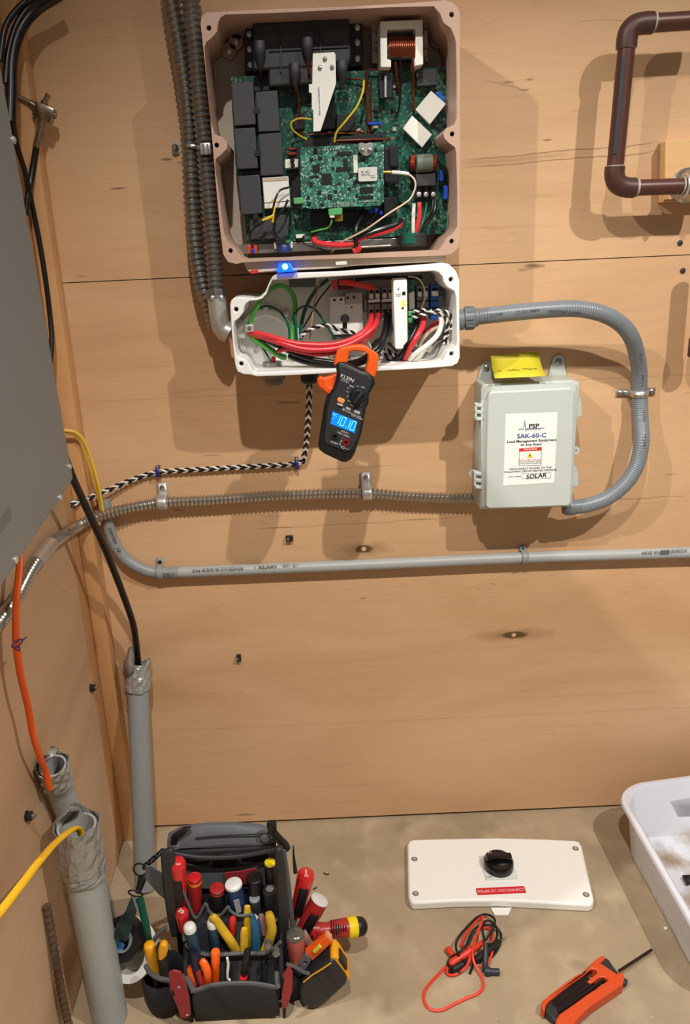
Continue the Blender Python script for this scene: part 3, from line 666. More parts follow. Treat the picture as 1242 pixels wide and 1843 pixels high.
for pts, r in [([(462,556,.06),(480,551,.07),(500,558,.075),(514,575,.075),(520,592,.075),(521,612,.07)], .0018), ([(529,612,.07),(528,585,.072),(533,562,.072),(545,552,.072),(558,552,.072),(570,560,.072),(582,576,.072),(592,592,.07),(604,610,.065)], .0020),
               ([(540,612,.065),(543,580,.06),(552,550,.055),(570,520,.05),(590,503,.045)], .0032), ([(470,622,.085),(478,634,.09),(486,648,.095),(488,652,.095)], .0018), ([(534,612,.08),(533,590,.08),(530,562,.078)], .0026)]:
    jw(pts, r, m_dgreenw, 'dark green wire', 'wire')
jw([(546,590,.06),(560,565,.055),(575,538,.052),(596,512,.05)], .0013, m_blackw, None, 'wire')
jw([(558,612,.08),(561,580,.082),(566,545,.08),(572,520,.07),(578,502,.05)], .0014, pm('tan_wire', (176, 134, 104), .4), 'thin tan wire', 'wire')
jw([(536,590,.08),(537,612,.08)], .0013, m_whitew, None, 'wire')
jw([(612,508,.08),(635,510,.09),(655,514,.09),(672,518,.075)], .0045, m_redw, 'red cable'); jw([(640,503,.05),(680,500,.06),(720,500,.06),(760,498,.055)], .003, m_blackw)
jw([(735,498,.07),(750,500,.075),(760,510,.075),(766,530,.075),(762,545,.075),(757,560,.07)], .0012, m_whitew, None, 'wire')
jw([(762,570,.08),(761,585,.095),(752,603,.11),(741,622,.11),(732,640,.1),(729,648,.09)], .0046, m_redw, 'thick red cable')
jw([(752,572,.07),(748,590,.085),(738,612,.095),(727,632,.095),(716,646,.09),(700,652,.08)], .0046, m_blackw, 'thick black cable')
jw([(792,568,.09),(795,582,.105),(787,603,.115),(768,622,.12),(750,635,.115),(738,647,.1),(742,651,.09),(755,642,.085),(764,628,.08)], .0042, m_whitew, 'thick white cable')
jw([(762,600,.07),(772,592,.075),(785,582,.075),(797,576,.075)], .0036, m_redw, 'red cable'); jw([(748,640,.08),(760,612,.085),(775,596,.085),(790,588,.085)], .003, m_beige_in, 'pale cable')
jw([(715,632,.075),(700,618,.06),(680,612,.05),(665,630,.045)], .003, pm('olive_wire', (62, 74, 40), .4), None, 'wire')
def twist(pts, R_, r, pitch, parent, n1='black_strand', n2='white_strand', phase=0, mats=None, hand=1, side=0.0):
    Pp = resample(smooth([W(*p) for p in pts], 10), pitch/10)
    T = [(Pp[min(i+1, len(Pp)-1)]-Pp[max(i-1, 0)]).normalized() for i in range(len(Pp))]
    u = (Vector((0, -1, 0))-T[0]*T[0].dot(Vector((0, -1, 0)))).normalized(); A_, B_ = [], []
    for i, (p, t) in enumerate(zip(Pp, T)):
        u = (u-t*u.dot(t)).normalized(); v = t.cross(u); a = hand*2*math.pi*i/10+phase
        o_ = (u*math.cos(a)+v*math.sin(a))*R_; A_.append(p+o_+v*side); B_.append(p-o_+v*side)
    ms = mats or (m_blackw, m_whitew)
    return (B().tube(A_, r, 8, 1).out(n1, ms[0], parent), B().tube(B_, r, 8, 1).out(n2, ms[1], parent))
twist([(540,608,.09),(550,598,.092),(568,589,.092),(590,586,.09),(612,594,.09),(640,600,.09)], .0018, .0019, .016, jb)
twist([(743,562,.09),(760,558,.095),(785,563,.1),(800,570,.1),(806,590,.095),(800,605,.09),(806,618,.085)], .0017, .0018, .014, jb)
twist([(743,572,.09),(765,565,.1),(790,559,.1),(808,565,.1),(814,585,.095),(806,600,.09),(797,618,.085)], .0017, .0018, .014, jb, phase=1)
twist([(682,632,.075),(700,645,.08),(718,650,.085),(735,652,.08)], .0022, .0022, .016, jb)
twist([(690,625,.06),(712,640,.07),(730,640,.075),(742,630,.07)], .0020, .0020, .014, jb)
wire([(660,610,.1),(668,625,.12),(672,635,.12)], .0009, m_whitew, 'wire', jb)
# glands and lugs
lg = Q([(441,585),(456,584),(457,597),(442,598)], .112, .012, 'earth_lug', pm('lug_metal', (206, 200, 186), .35, .5), .0008)
c = W(449, 590, .113); B().lathe(c, c-Y*.002, [(0, .003), (.0015, .003), (.002, .001)], 10).out('lug_screw', m_steel_dark, lg)
c = W(437, 595, .075); B().lathe(W(420, 595, .075), W(446, 594, .075), [(0, .02), (.008, .02), (.009, .016), (.02, .016)], 24).out('conduit_bushing', m_zinc, jb)
B().lathe(W(491, 664, .075), W(490, 652, .075), [(0, .021), (.003, .021), (.004, .016), (.012, .016), (.013, .013)], 24).out('gland_nut', m_steel_dark, jb)
lab(B().lathe(W(491, 653, .08), W(493, 641, .085), [(0, .004), (.01, .004), (.012, .002)], 10).out('wire_nut', m_redw, jb), 'red wire nut')
B().lathe(W(492, 678, .07), W(494, 692, .07), [(0, .02), (.006, .02), (.007, .016), (.013, .015)], 8).out('bottom_gland', m_steel_dark, jb)
B().lathe(W(557, 672, .09), W(557, 690, .09), [(0, .015), (.012, .0145), (.016, .011), (.017, .006)], 20).out('bottom_gland', m_black, jb)
B().lathe(W(824, 576, .07), W(834, 575, .07), [(0, .017), (.008, .017)], 24).out('side_gland', m_pvc_fit, jb)

# ================================================================== LOAD CONTROL BOX on the right, its note and its conduits
DP = 0.09
m_pbox = pm('light_grey_enclosure', (193, 199, 192), .42, 0, .02)
m_pbox2 = pm('enclosure_side', (182, 187, 180), .45, 0, .02)
pb = thing('load_control_box', 'pale grey lidded box with a white label reading SAK-60-C and SOLAR', 'electrical box', W(950, 912, .04))
def R_(l, d, dep, name, mat, bev=.0008, parent=None): return B().prism(pw(l, d), (0, dep, 0)).out(name, mat, parent or pb, bev=bev)
tl, br = W(869, 694, .075), W(1026, 911, .075)
B().box(((tl.x+br.x)/2+.002, -.0385, (tl.z+br.z)/2), (br.x-tl.x+.004, .073, tl.z-br.z), bev=.006).out('body', m_pbox2, pb)
R_([(866,699),(871,692),(950,688),(1030,685),(1038,692),(1037,760),(1033,860),(1030,905),(1024,912),(950,915),(874,917),(867,911),(866,800)], .078, .006, 'lid_rim', m_pbox, .002)
lid = R_([(880,712),(884,705),(950,702),(1028,698),(1034,704),(1033,770),(1030,860),(1028,905),(1023,911),(950,914),(880,916),(874,911),(876,800)], DP, .012, 'lid', m_pbox, .0025)
for (x, y) in [(876, 662), (1005, 651)]:
    c = W(x, y, .003); B().prism([c+Vector(v)*.0011 for v in [(-9,0,4),(-6,0,9),(0,0,11),(6,0,9),(9,0,4),(14,0,-18),(19,0,-34),(-19,0,-34),(-14,0,-18)]], (0, .003, 0), [circ(c, .003, 10)]).out('mounting_ear', m_pbox2, pb, bev=.0006)
    B().lathe(c, c-Y*.005, [(0, .0055), (.002, .0055), (.004, .002)], 12).out('screw', m_steel_dark, pb)
for (x0, y0, x1, y1) in [(1036,719,1048,750), (1032,846,1042,875)]:
    l_ = R_([(x0-3,y0-14),(x1-2,y0),(x1,y1),(x0-1,y1+1)], .07, .025, 'latch', m_pbox, .001)
    R_([(x0-3,y0-2),(x1-3,y0-1),(x1-3,y0+1),(x0-3,y0)], .0705, .001, 'latch_slot', m_pbox2, 0, l_)
for (x0, y0) in [(855,726), (853,849)]:
    for k in range(3):
        R_([(x0,y0+k*12),(x0+17,y0+k*12+2),(x0+17,y0+k*12+8),(x0,y0+k*12+6)], .078, .014, 'hinge_knuckle', m_pbox, .001)
    R_([(x0,y0),(x0+4,y0),(x0+4,y0+31),(x0,y0+30)], .078, .008, 'hinge_pin', m_pbox, .001)
for (x, y) in [(1037, 811), (851, 853)]:
    c = W(x, y, .055); B().prism(circ(c, .007, 14), (0, .005, 0), [circ(c, .002, 8)]).out('seal_ear', m_pbox, pb)
# the label
lb = R_([(910.5,745.5),(1003.5,742),(1001,800),(997.5,869),(906,874),(908,810)], DP+.0004, .0004, 'label', m_paper, 0, lid)
dl = DP+.0005
ux = W(1003, 742, dl)-W(911, 745.5, dl); uz = W(909, 745, dl)-W(905, 874, dl)
def pt(u, v):       # u,v in the 1242x1433 close view of the label
    return W(890+u/9.554, 730+v/9.554, dl)
def ltxt(s, u, v, h, mat, **k): return txt('label_text', s, h/9.554/1070/.7, pt(u, v), X, Z, mat, lid, **k)
ltxt('PSP', 680, 350, 68, m_ink, bold=.03, sx=1.25); ltxt('SAK-60-C', 640, 520, 78, m_blue_ink, bold=.02, sx=1.12)
ltxt('Load Management Equipment', 640, 605, 44, m_ink, bold=.02, sx=1.16); ltxt('60 Amp Rated', 630, 670, 40, m_ink, bold=.02, sx=1.1)
ltxt('PRODUCTS INC', 680, 412, 20, m_grey_ink, sx=1.2)
ltxt('DISCONNECT POWER TO THE', 620, 1080, 34, m_ink, bold=.01, sx=1.1); ltxt('FOLLOWING CIRCUIT BEFORE OPENING', 615, 1125, 34, m_ink, bold=.01, sx=1.04)
ltxt('Circuit Name:', 350, 1220, 26, m_ink, sx=1.05)
txt('handwriting', 'SOLAR', 80/9.554/1070/.7, pt(715, 1212), X+Vector((0, 0, .06)), Z, m_ink, lid, bold=.02, shear=.15, sx=1.05)
def strip(l, mat, name='label_mark', o=.00015): return B().prism([pt(u, v)-Y*o for u, v in l], (0, .0002, 0)).out(name, mat, lid, smooth_=False)
strip([(428,735),(808,712),(806,770),(430,792)], m_red); ltxt('WARNING', 620, 753, 34, m_paper, bold=.01)
for l in ([(424,735),(430,735),(424,1035),(418,1035)], [(804,712),(810,712),(804,1025),(798,1025)], [(418,1030),(804,1020),(804,1026),(418,1037)],
          [(470,1165),(968,1150),(968,1155),(470,1170)], [(470,1165),(475,1165),(475,1262),(470,1262)], [(963,1150),(968,1150),(965,1248),(960,1248)], [(470,1258),(965,1243),(965,1248),(470,1263)]):
    strip(l, m_grey_ink)
strip([(608,808),(660,890),(557,894)], pm('warning_yellow', (232, 196, 20), .5)); strip([(612,828),(598,862),(608,862),(600,884),(622,852),(611,852),(618,828)], m_ink, o=.0004)
ltxt('Hazardous voltage can shock or burn', 610, 930, 20, m_red, sx=.95); ltxt('Disconnect all power before\nworking inside this equipment', 610, 975, 24, m_grey_ink, sx=1.0)
B().tube([pt(u, v)-Y*.0003 for u, v in [(412,402),(500,400),(510,340),(521,245),(530,340),(540,440),(548,400),(570,395),(860,383)]], .00045, 6, 1).out('pulse_logo', m_blue_ink, lid)
# sticky note
note = B().grid([[W(883+87*t, 640-7*t, .022-.002*k) for t in (0, .25, .5, .75, 1)] for k in (0,)] +
                [[W(884.5+87*t, 652-7*t, .024) for t in (0, .25, .5, .75, 1)], [W(885.5+88*t, 661-6.5*t, .040) for t in (0, .25, .5, .75, 1)],
                 [W(888+89*t, 670-5*t, .063) for t in (0, .25, .5, .75, 1)], [W(890.5+92*t, 681-4*t, .0915) for t in (0, .25, .5, .75, 1)]]).out('sticky_note', pm('note_yellow', (200, 188, 40), .6, 0, .01), None, solid=.0006)
tag(note, 'yellow sticky note with handwriting lying across the top of the pale grey box', 'note')
b = B()
def scrib(b, x0, x1, y, slope, d0, amp, n):
    b.tube([W(x0+(x1-x0)*i/n, y+slope*(x1-x0)*i/n + amp*(random.random()-.5)*2, d0) for i in range(n+1)], .00045, 6, 4)
scrib(b, 893, 908, 655, -.06, .0255, 2.2, 7); scrib(b, 911, 927, 654.5, -.06, .0255, 1.6, 7); scrib(b, 931, 943, 650, -.06, .0255, 3, 6)
b.out('handwriting', m_ink, note)
b = B(); scrib(b, 897, 903, 668, -.06, .062, 2, 4); scrib(b, 914, 935, 666, -.06, .062, 1.4, 8); scrib(b, 940, 966, 664, -.06, .062, 1.2, 9); b.out('handwriting', m_ink, note)
# liquid-tight conduit with its nut
ltp = [(850,571,.07),(875,568,.074),(922,563,.082),(990,557,.088),(1041,556,.088),(1085,565,.082),(1116,582,.072),(1136,606,.06),(1146,637,.040),(1151,670,.024),(1151,705,.018),(1153,752,.026),(1155,793,.044),(1149,828,.05),(1137,855,.054),(1118,878,.056),(1092,897,.055),(1058,909,.052),(1030,913,.05)]
lt = thing('liquidtight_conduit', 'thick smooth grey flexible conduit arching from the wiring box down to the pale grey box', 'conduit', W(1150, 705, .03))
B().tube([W(*p) for p in ltp], .0134, 18, 8, ring=(.0042, .00022)).out('jacket', m_lt, lt)
a_, b_ = W(833, 573.5, .07), W(858, 571, .072)
B().lathe(a_, b_, [(0, .0145), (.002, .0145), (.003, .0185), (.018, .0185), (.0195, .0155), (.024, .0150)], 20).out('coupling_nut', m_pvc_fit, lt)
b = B()
for k in range(10):
    a = 2*math.pi*k/10; u = Vector((0, math.cos(a), math.sin(a))); c = a_+(b_-a_)*.45+u*.0185; b.box(c, (.012, .0022, .0022))
b.out('nut_rib', m_pvc_fit, lt)
B().lathe(W(1034, 913, .05), W(1014, 912, .048), [(0, .0145), (.008, .0155), (.014, .0155), (.02, .013)], 20).out('end_fitting', m_pvc_fit, lt)
# writing along the jacket
for i, (s_, x, y, dx, dy, d) in enumerate([('TYPE LFNC-B', 893, 566, 40, -3.5, .0925), ('3/4  (UL)  E37074', 950, 560, 46, -2.5, .100), ('LIQUIDTIGHT FLEXIBLE', 1017, 561.5, 42, 3, .1025)]):
    r_ = W(x+dx/2, y+dy/2, d)-W(x-dx/2, y-dy/2, d)
    t = txt('jacket_print', s_, .0052, W(x, y, d), r_, Z, m_ink, lt, sx=1.0)
for (x, y, x2, y2, d) in [(1151,622,1155,650,.056), (1157,668,1157,692,.037), (1158,735,1160,775,.042), (1161,782,1160,812,.06)]:
    txt('jacket_print', 'E37074 UL 3/4', .0050, W((x+x2)/2, (y+y2)/2, d), W(x2, y2, d)-W(x, y, d), X, m_ink, lt)
def two_hole_strap(cx, cy, d, r, w, label):
    c = W(cx, cy, 0); c.y = 0; t = thing('pipe_strap', label, 'strap', c)
    cp = W(cx, cy, d); pts = [Vector((cp.x+(r+.016)*s, -.002, cp.z-.002)) for s in (-1,)]
    arc = [Vector((cp.x-(r+.021), -.0025, cp.z)), Vector((cp.x-(r+.004), -.0025, cp.z)), Vector((cp.x-(r+.001), -(d)*.6, cp.z))]
    arc += [Vector((cp.x-(r+.001)*math.cos(a), -d-(r+.001)*math.sin(a), cp.z)) for a in [math.pi*k/8 for k in range(0, 9)]]
    arc += [Vector((cp.x+(r+.001), -(d)*.6, cp.z)), Vector((cp.x+(r+.004), -.0025, cp.z)), Vector((cp.x+(r+.021), -.0025, cp.z))]
    B().grid([[p+Z*w for p in arc], [p-Z*w for p in arc]]).out('band', m_zinc if 0 else m_steel, t, solid=.0016)
    B().tube([p for p in arc[2:-2]], .0016, 8, 1).out('band_rib', m_steel, t)
    for s in (-1, 1):
        p = Vector((cp.x+s*(r+.0145), -.003, cp.z)); B().lathe(p, p-Y*.005, [(0, .005), (.002, .005), (.004, .003), (.0045, .001)], 10).out('screw', m_steel_dark, t)
    return t
two_hole_strap(1151, 708, .018, .0134, .006, 'two-hole metal strap holding the arching grey flexible conduit')

# ------------------------------------------------------------------ metal flex conduit along the wall
fl = thing('flexible_metal_conduit', 'ribbed steel conduit running left from the pale grey box into the corner', 'conduit', W(480, 894, .014))
fpts = [W(x, y, .018) for x, y in [(868,897),(800,896),(730,893),(660,888),(580,889),(480,893),(380,900),(300,904)]] + [W(245,912,.02), W(200,922,.028), W(170,933,.040)]
fpts += [S(x, y, -.427) for x, y in [(140,947),(110,966),(80,992),(56,1026),(34,1068),(10,1104),(-25,1150)]]
B().tube(fpts, .0094, 16, 8, ring=(.0078, .0013)).out('ribbed_jacket', m_flex, fl)
a_, b_ = S(92, 979, -.427), S(64, 1014, -.427)
lab(B().lathe(a_, b_, [(0, .0115), (.001, .0125), ((b_-a_).length, .0125)], 20).out('coupling_sleeve', m_zinc, fl), 'smooth metal sleeve')
def one_hole_strap(cx, cy, d, r, tab_up, w, label, mat=None, screw=None):
    mat = mat or m_zinc; cp = W(cx, cy, d); t = thing('conduit_strap', label, 'strap', Vector((cp.x, 0, cp.z)))
    prof = [(tab_up, .002), (r+.005, .002), (r+.0018, d*.55)] + [((r+.0014)*math.cos(a), d+(r+.0014)*math.sin(a)) for a in [math.pi*k/8 for k in range(9)]] + [(-(r+.0015), d*.5), (-(r+.002), .002), (-(r+.006), .002)]
    rows = [[Vector((cp.x+s*w, -q, cp.z+h)) for (h, q) in prof] for s in (-1, -.5, .5, 1)]
    B().grid(rows).out('band', mat, t, solid=.0015)
    p = Vector((cp.x, -.003, cp.z+tab_up-.008)); B().lathe(p, p-Y*.003, [(0, .004), (.002, .004), (.003, .002)], 10).out('screw', screw or m_steel_dark, t)
    return t
one_hole_strap(292, 905, .018, .0105, .034, .0095, 'one-hole steel strap on the ribbed conduit, nearest the corner')
one_hole_strap(660, 888, .018, .0105, .036, .0095, 'one-hole steel strap on the ribbed conduit below the orange meter')

# ------------------------------------------------------------------ PVC conduit
pv = thing('pvc_conduit', 'thin light grey plastic conduit running level across the lower wall, bent at its left', 'conduit', W(620, 1019, .012))
pts = [W(x, y, .0125) for x, y in [(1275,993.5),(1100,998.5),(943,1003.5),(700,1014.5),(500,1023),(330,1030),(295,1031)]]
B().tube(pts, .0108, 18, 3).out('tube', m_pvc_l, pv)
B().tube([W(x, y, d) for x, y, d in [(322,1030,.0125),(295,1031,.0125),(268,1028,.0125),(240,1016,.013),(220,1000,.013),(204,975,.0135),(196,950,.0135),(191,922,.0135),(188,900,.0135)]], .0113, 18, 6).out('bend', m_pvc, pv)
def ptxt(s, x, y, w):
    return txt('pipe_print', s, .0088, W(x, y, .0237), -(W(x+50, y-2.2, .0237)-W(x, y, .0237)), -Z, m_grey_ink if w else m_ink, pv, thick=.0006)
ptxt('SCHEDULE 40 RIGID PVC', 392, 1024.5, 1); ptxt('CANTEX  \u2022', 478, 1020, 0); ptxt('1/2  (16)', 523, 1017, 1)
ptxt('\u2588\u2588 UL E12H', 1180, 994, 1); ptxt('0CS0NE', 1222, 991, 1)
lab(txt('pipe_print', '|||||| |', .0095, W(303, 1034, .0245), X, Z, m_ink, pv), 'printed code')
txt('pipe_print', 'CANTEX   1/2', .0085, W(206, 972, .025), W(214, 990, .02)-W(199, 955, .02), X, m_ink, pv)
one_hole_strap(288, 1031, .0125, .0113, .026, .006, 'strap on the light grey plastic conduit beside its bend', m_pvc, m_black)
one_hole_strap(943, 1003.5, .0125, .0108, .021, .006, 'strap on the light grey plastic conduit under the pale grey box', m_pvc, m_black)

# ------------------------------------------------------------------ twin flexible conduits top left
f1 = thing('flexible_conduit', 'large ribbed steel conduit hanging beside the inverter, the left one of two', 'conduit', W(342, 269, .05))
B().tube([W(*p) for p in [(300,-60,.05),(308,0,.05),(316,45,.05),(323,84,.05),(337,188,.052),(342,269,.052),(346,370,.052),(353,454,.052),(366,520,.05),(380,556,.048),(388,590,.046)]], .0128, 16, 8, ring=(.0092, .0019)).out('ribbed_jacket', m_steel_dark, f1)
f2 = thing('flexible_conduit', 'large ribbed steel conduit touching the inverter case, the right one, ending in a cast elbow', 'conduit', W(370, 269, .055))
B().tube([W(*p) for p in [(340,-60,.065),(343,0,.065),(352,84,.066),(360,188,.067),(369,269,.068),(377,370,.07),(384,454,.072),(389,530,.075)]], .0130, 16, 8, ring=(.0085, .0019)).out('ribbed_jacket', m_steel_dark, f2)
B().tube([W(*p) for p in [(388,524,.075),(391,545,.075),(394,570,.075),(399,590,.075),(413,599,.075)]], lambda t: .0155 if t < .8 else .0175, 20, 6).out('elbow_fitting', m_zinc, f2)
B().lathe(W(387, 521, .075), W(391, 541, .075), [(0, .0165), (.003, .0175), (.012, .0175), (.0135, .016)], 8).out('elbow_nut', m_steel_dark, f2)
for dx in (-8, 8):
    c = W(390+dx, 536, .093); B().lathe(c+Y*.008, c, [(0, .0035), (.007, .0035), (.008, .0015)], 10).out('clamp_screw', m_zinc, f2)
st2 = thing('conduit_clamp', 'steel clamp tying the two large ribbed conduits to the wall', 'clamp', W(345, 268, .0))
B().tube([W(*p) for p in [(330,264,.045),(340,262,.068),(353,263,.07),(361,265,.085),(371,265,.087),(380,268,.07)]], .0022, 8, 5, flat=1).out('band', m_zinc, st2)
bx = B().box(W(370, 268, .088), (.016, .007, .016), bev=.001).out('screw_block', m_zinc, st2)
for dx in (-4, 4): B().box(W(370+dx, 268, .0935), (.0022, .003, .014)).out('slot', m_steel_dark, st2)
c = W(316, 266, .003); B().prism(rrect(c, .012, .018, .003), (0, .003, 0)).out('wall_tab', m_zinc, st2); B().lathe(c-Y*.002, c-Y*.010, [(0, .006), (.005, .006), (.008, .003)], 6).out('bolt', m_steel_dark, st2)

# ------------------------------------------------------------------ twisted sensor cable, its clips and glands
tc_ = thing('twisted_cable', 'black and white braided wire dropping from the wiring box and running left to the corner', 'cable', W(450, 841, .0))
tp = [(557,692,.088),(556,730,.075),(553,780,.045),(548,818,.02),(535,834,.009),(450,840,.008),(360,845,.008),(285,850,.008),(240,863,.010),(190,884,.02),(150,900,.035),(118,912,.06),(85,930,.09)]
twist(tp, .00165, .0017, .019, tc_, side=.0024); twist(tp, .00165, .0017, .019, tc_, hand=-1, side=-.0024, phase=0)
m_clip = pm('blue_clip', (26, 40, 120), .4)
for (x, y, l) in [(534, 834, 'blue plastic staple on the braided wire below the inverter'), (285, 849, 'blue plastic staple on the braided wire near the corner')]:
    t = thing('cable_staple', l, 'staple', W(x, y, 0)); cp = W(x, y, .008)
    B().grid([[Vector((cp.x+s*.0035, -q, cp.z+h)) for h, q in [(.010, .001), (.009, .012), (.006, .0155), (0, .0165), (-.006, .0155), (-.009, .012), (-.011, .001)]] for s in (-1, 1)]).out('saddle', m_clip, t, solid=.0018)
    B().lathe(cp+Z*.0095+Y*.004, cp+Z*.0095-Y*.009, [(0, .0016), (.012, .0026), (.013, .001)], 8).out('nail', m_steel_dark, t)
yl = thing('yellow_wire', 'pair of thin yellow wires looping down the corner post beside the grey panel', 'wire', W(180, 880, .01))
B().tube([W(*p) for p in [(100,774,.06),(121,775,.055),(137,779,.05),(152,795,.045),(165,830,.042),(176,868,.040),(183,905,.034),(187,932,.030)]], .0028, 8, 6).out('strand', pm('yellow_jacket', (214, 178, 60), .45), yl)
B().tube([W(*p) for p in [(100,779,.058),(121,780,.052),(135,785,.046),(147,800,.041),(160,836,.038),(171,872,.036),(179,905,.030),(184,932,.027)]], .0022, 8, 6).out('strand', bpy.data.materials['yellow_jacket'], yl)

# ------------------------------------------------------------------ clamp meter
DM = .205
mt = thing('clamp_meter', 'black and orange clamp meter with lit blue screen, its jaw around the black cables', 'clamp meter', W(615, 760, DM))
def cm(u, v): return (520+u/6.21, 600+v/6.21)
def K(l, d, dep, name, mat, bev=.001, parent=None): return B().prism(pw([cm(*p) for p in l], d), (0, dep, 0)).out(name, mat, parent or mt, bev=bev)
body = [(525,350),(560,320),(640,335),(820,420),(880,430),(955,505),(965,570),(900,680),(892,790),(860,850),(820,1100),(800,1160),(740,1340),(700,1410),(640,1445),(590,1438),(400,1350),(335,1300),(330,1250),(365,1040),(400,820),(440,690),(505,600),(540,460)]
K(body, DM, .028, 'body', m_black, .004)
ins = [(560,360),(640,365),(810,445),(880,465),(925,515),(925,570),(870,680),(860,790),(835,850),(790,1110),(715,1300),(640,1330),(420,1240),(390,1200),(430,820),(470,700),(535,600),(570,470),(545,400)]
fp = K(ins, DM+.002, .004, 'face_plate', m_dark, .0015)
K([(500,350),(515,280),(545,195),(600,160),(700,140),(800,130),(850,140),(885,158),(1000,235),(1003,300),(985,400),(962,500),(905,475),(850,440),(868,370),(885,300),(885,240),(830,205),(740,195),(672,210),(665,260),(658,330),(580,330),(520,370)], DM-.006, .018, 'jaw', m_orange, .0025)
K([(312,520),(350,482),(385,500),(430,492),(500,465),(535,450),(540,480),(515,590),(470,660),(455,692),(400,650),(330,590)], DM-.008, .014, 'trigger', m_orange, .002)
K([(345,490),(400,500),(440,600),(500,610),(465,680),(455,692),(330,590),(315,540)], DM-.004, .006, 'trigger_face', pm('deep_orange', (232, 80, 16), .4), .0015)
scr = K([(488,870),(760,985),(738,1115),(464,1010)], DM+.0026, .001, 'screen', pm('lit_screen', (10, 120, 240), .3, emit=(0, 110, 250), estr=.85), 0, fp)
m_seg = pm('lit_digit', (120, 220, 255), .3, emit=(110, 215, 255), estr=1.0)
rgt = W(*cm(760, 985), DM)-W(*cm(488, 870), DM); upv = W(*cm(488, 870), DM)-W(*cm(464, 1010), DM)
def seg(cx, cy, s, h=105, w=46):
    """a seven-segment figure in the close-view frame of the meter"""
    o = W(*cm(cx, cy), DM+.0030); ru = rgt.normalized(); uu = (upv-ru*upv.dot(ru)).normalized(); k = 1/6.21/1160
    hh, ww, t = h*k/2, w*k/2, .00055
    S_ = {'a': ((-ww, hh), (ww, hh)), 'g': ((-ww, 0), (ww, 0)), 'd': ((-ww, -hh), (ww, -hh)), 'f': ((-ww, 0), (-ww, hh)), 'b': ((ww, 0), (ww, hh)), 'e': ((-ww, -hh), (-ww, 0)), 'c': ((ww, -hh), (ww, 0))}
    b = B()
    for c_ in {'0': 'abcdef', '1': 'bc', '8': 'abcdefg', 'E': 'adefg'}[s]:
        (x0, y0), (x1, y1) = S_[c_]; b.tube([o+ru*(x0*.9)+uu*(y0*.92), o+ru*(x1*.9)+uu*(y1*.92)], t, 6, 1)
    b.out('digit', m_seg, scr)
seg(545, 958, '1'); seg(605, 985, '0'); seg(665, 1012, '1', w=30); seg(718, 1034, '0', h=112)
c = W(*cm(636, 1046), DM+.003); B().cyl(c, c-Y*.0004, .0008, 8).out('decimal_point', m_seg, scr)
txt('screen_symbol', 'AC\n~', .0055, W(*cm(508, 930), DM+.003), rgt, upv, m_seg, scr)
m_gr = pm('pale_print', (205, 205, 205), .5)
def kt(s, u, v, h, mat=m_gr, **k): return txt('printing', s, h/6.21/1160/.7, W(*cm(u, v), DM+.0026), rgt, upv, mat, fp, **k)
kt('KLEIN', 650, 505, 42, bold=.012, sx=1.0); kt('TOOLS', 625, 535, 20); kt('TRUE RMS', 640, 858, 14); kt('AUTO-RANGING 400A', 700, 895, 16); kt('CAT III 600V', 760, 940, 18)
kt('1000V\u2393\nMAX 600V~', 620, 1120, 22); kt('COM', 505, 1225, 26, bold=.01); kt('V\u03a9\u2192+', 625, 1285, 26, bold=.01); kt('!\n\u0394\n\u0394', 585, 1205, 24)
for s_, u, v in [('400A', 700, 592), ('~A', 765, 590), ('OFF', 825, 605), ('V~', 665, 615), ('V=', 655, 655), ('\u03a9', 655, 705), ('40A', 672, 757), ('nCV', 710, 805), ('T', 805, 805)]: kt(s_, u, v, 18)
c = W(*cm(770, 705), DM+.003); nv = -Y
dial = B().lathe(c+Y*.001, c-Y*.007, [(0, .0125), (.001, .0125), (.003, .0118), (.0065, .0112), (.0075, .010)], 28).out('rotary_dial', m_black, fp)
B().box(c-Y*.008, (.004, .004, .021), rot=Matrix.Rotation(math.radians(40), 3, 'Y'), bev=.001).out('dial_grip', m_dark, dial)
lab(K([(545,725),(565,715),(620,738),(628,760),(605,790),(545,765),(538,745)], DM+.0045, .003, 'select_button', pm('peach_button', (240, 150, 80), .5), .001, fp), 'orange button')
for l in ([(540,775),(610,800),(600,825),(535,800)], [(640,820),(695,842),(690,870),(635,848)], [(730,858),(800,880),(792,912),(727,890)]):
    lab(K(l, DM+.0045, .003, 'button', pm('grey_button', (168, 168, 166), .5), .001, fp), 'grey button')
for (u, v, m, r_) in [(515, 1155, m_hole, .005), (640, 1220, pm('dark_red', (120, 26, 30), .4), .005)]:
    c = W(*cm(u, v), DM+.0035); j = B().lathe(c+Y*.002, c, [(0, r_+.0012), (.002, r_+.0010), (.002, r_*.5), (.0005, r_*.4)], 18).out('socket', m, fp)

# ------------------------------------------------------------------ small hardware on the walls
def nut(c, n, label, r=.0075):
    t = thing('nut', label, 'nut', c); n = Vector(n)
    B().lathe(c, c+n*.010, [(0, r*1.15), (.001, r*1.15), (.001, r), (.008, r), (.009, r*.8)], 6).out('hex_nut', m_black, t)
    B().lathe(c, c+n*.014, [(0, r*.5), (.013, r*.5), (.014, r*.3)], 10).out('bolt_end', m_steel_dark, t)
    return t
nut(S(47, 1469, XL), X, 'black hex nut on the left side wall above the big grey pipe')
nut(S(163, 1238, XL), X, 'black hex nut on the left side wall near the corner post')
def clip(x, y, w, h, label):
    t = thing('wall_clip', label, 'clip', W(x, y, 0)); c = W(x, y, .004)
    B().box(c, (w, .008, h), bev=.0015).out('block', m_black, t); B().lathe(c-Y*.004-X*w*.2, c-Y*.007-X*w*.2, [(0, .003), (.002, .003), (.003, .001)], 8).out('nail', m_steel_dark, t)
clip(521, 969, .014, .011, 'small black clip on the wall between the ribbed and the plastic conduit')
clip(430, 1184, .009, .014, 'small black clip on the bare lower wall under the plastic conduit')
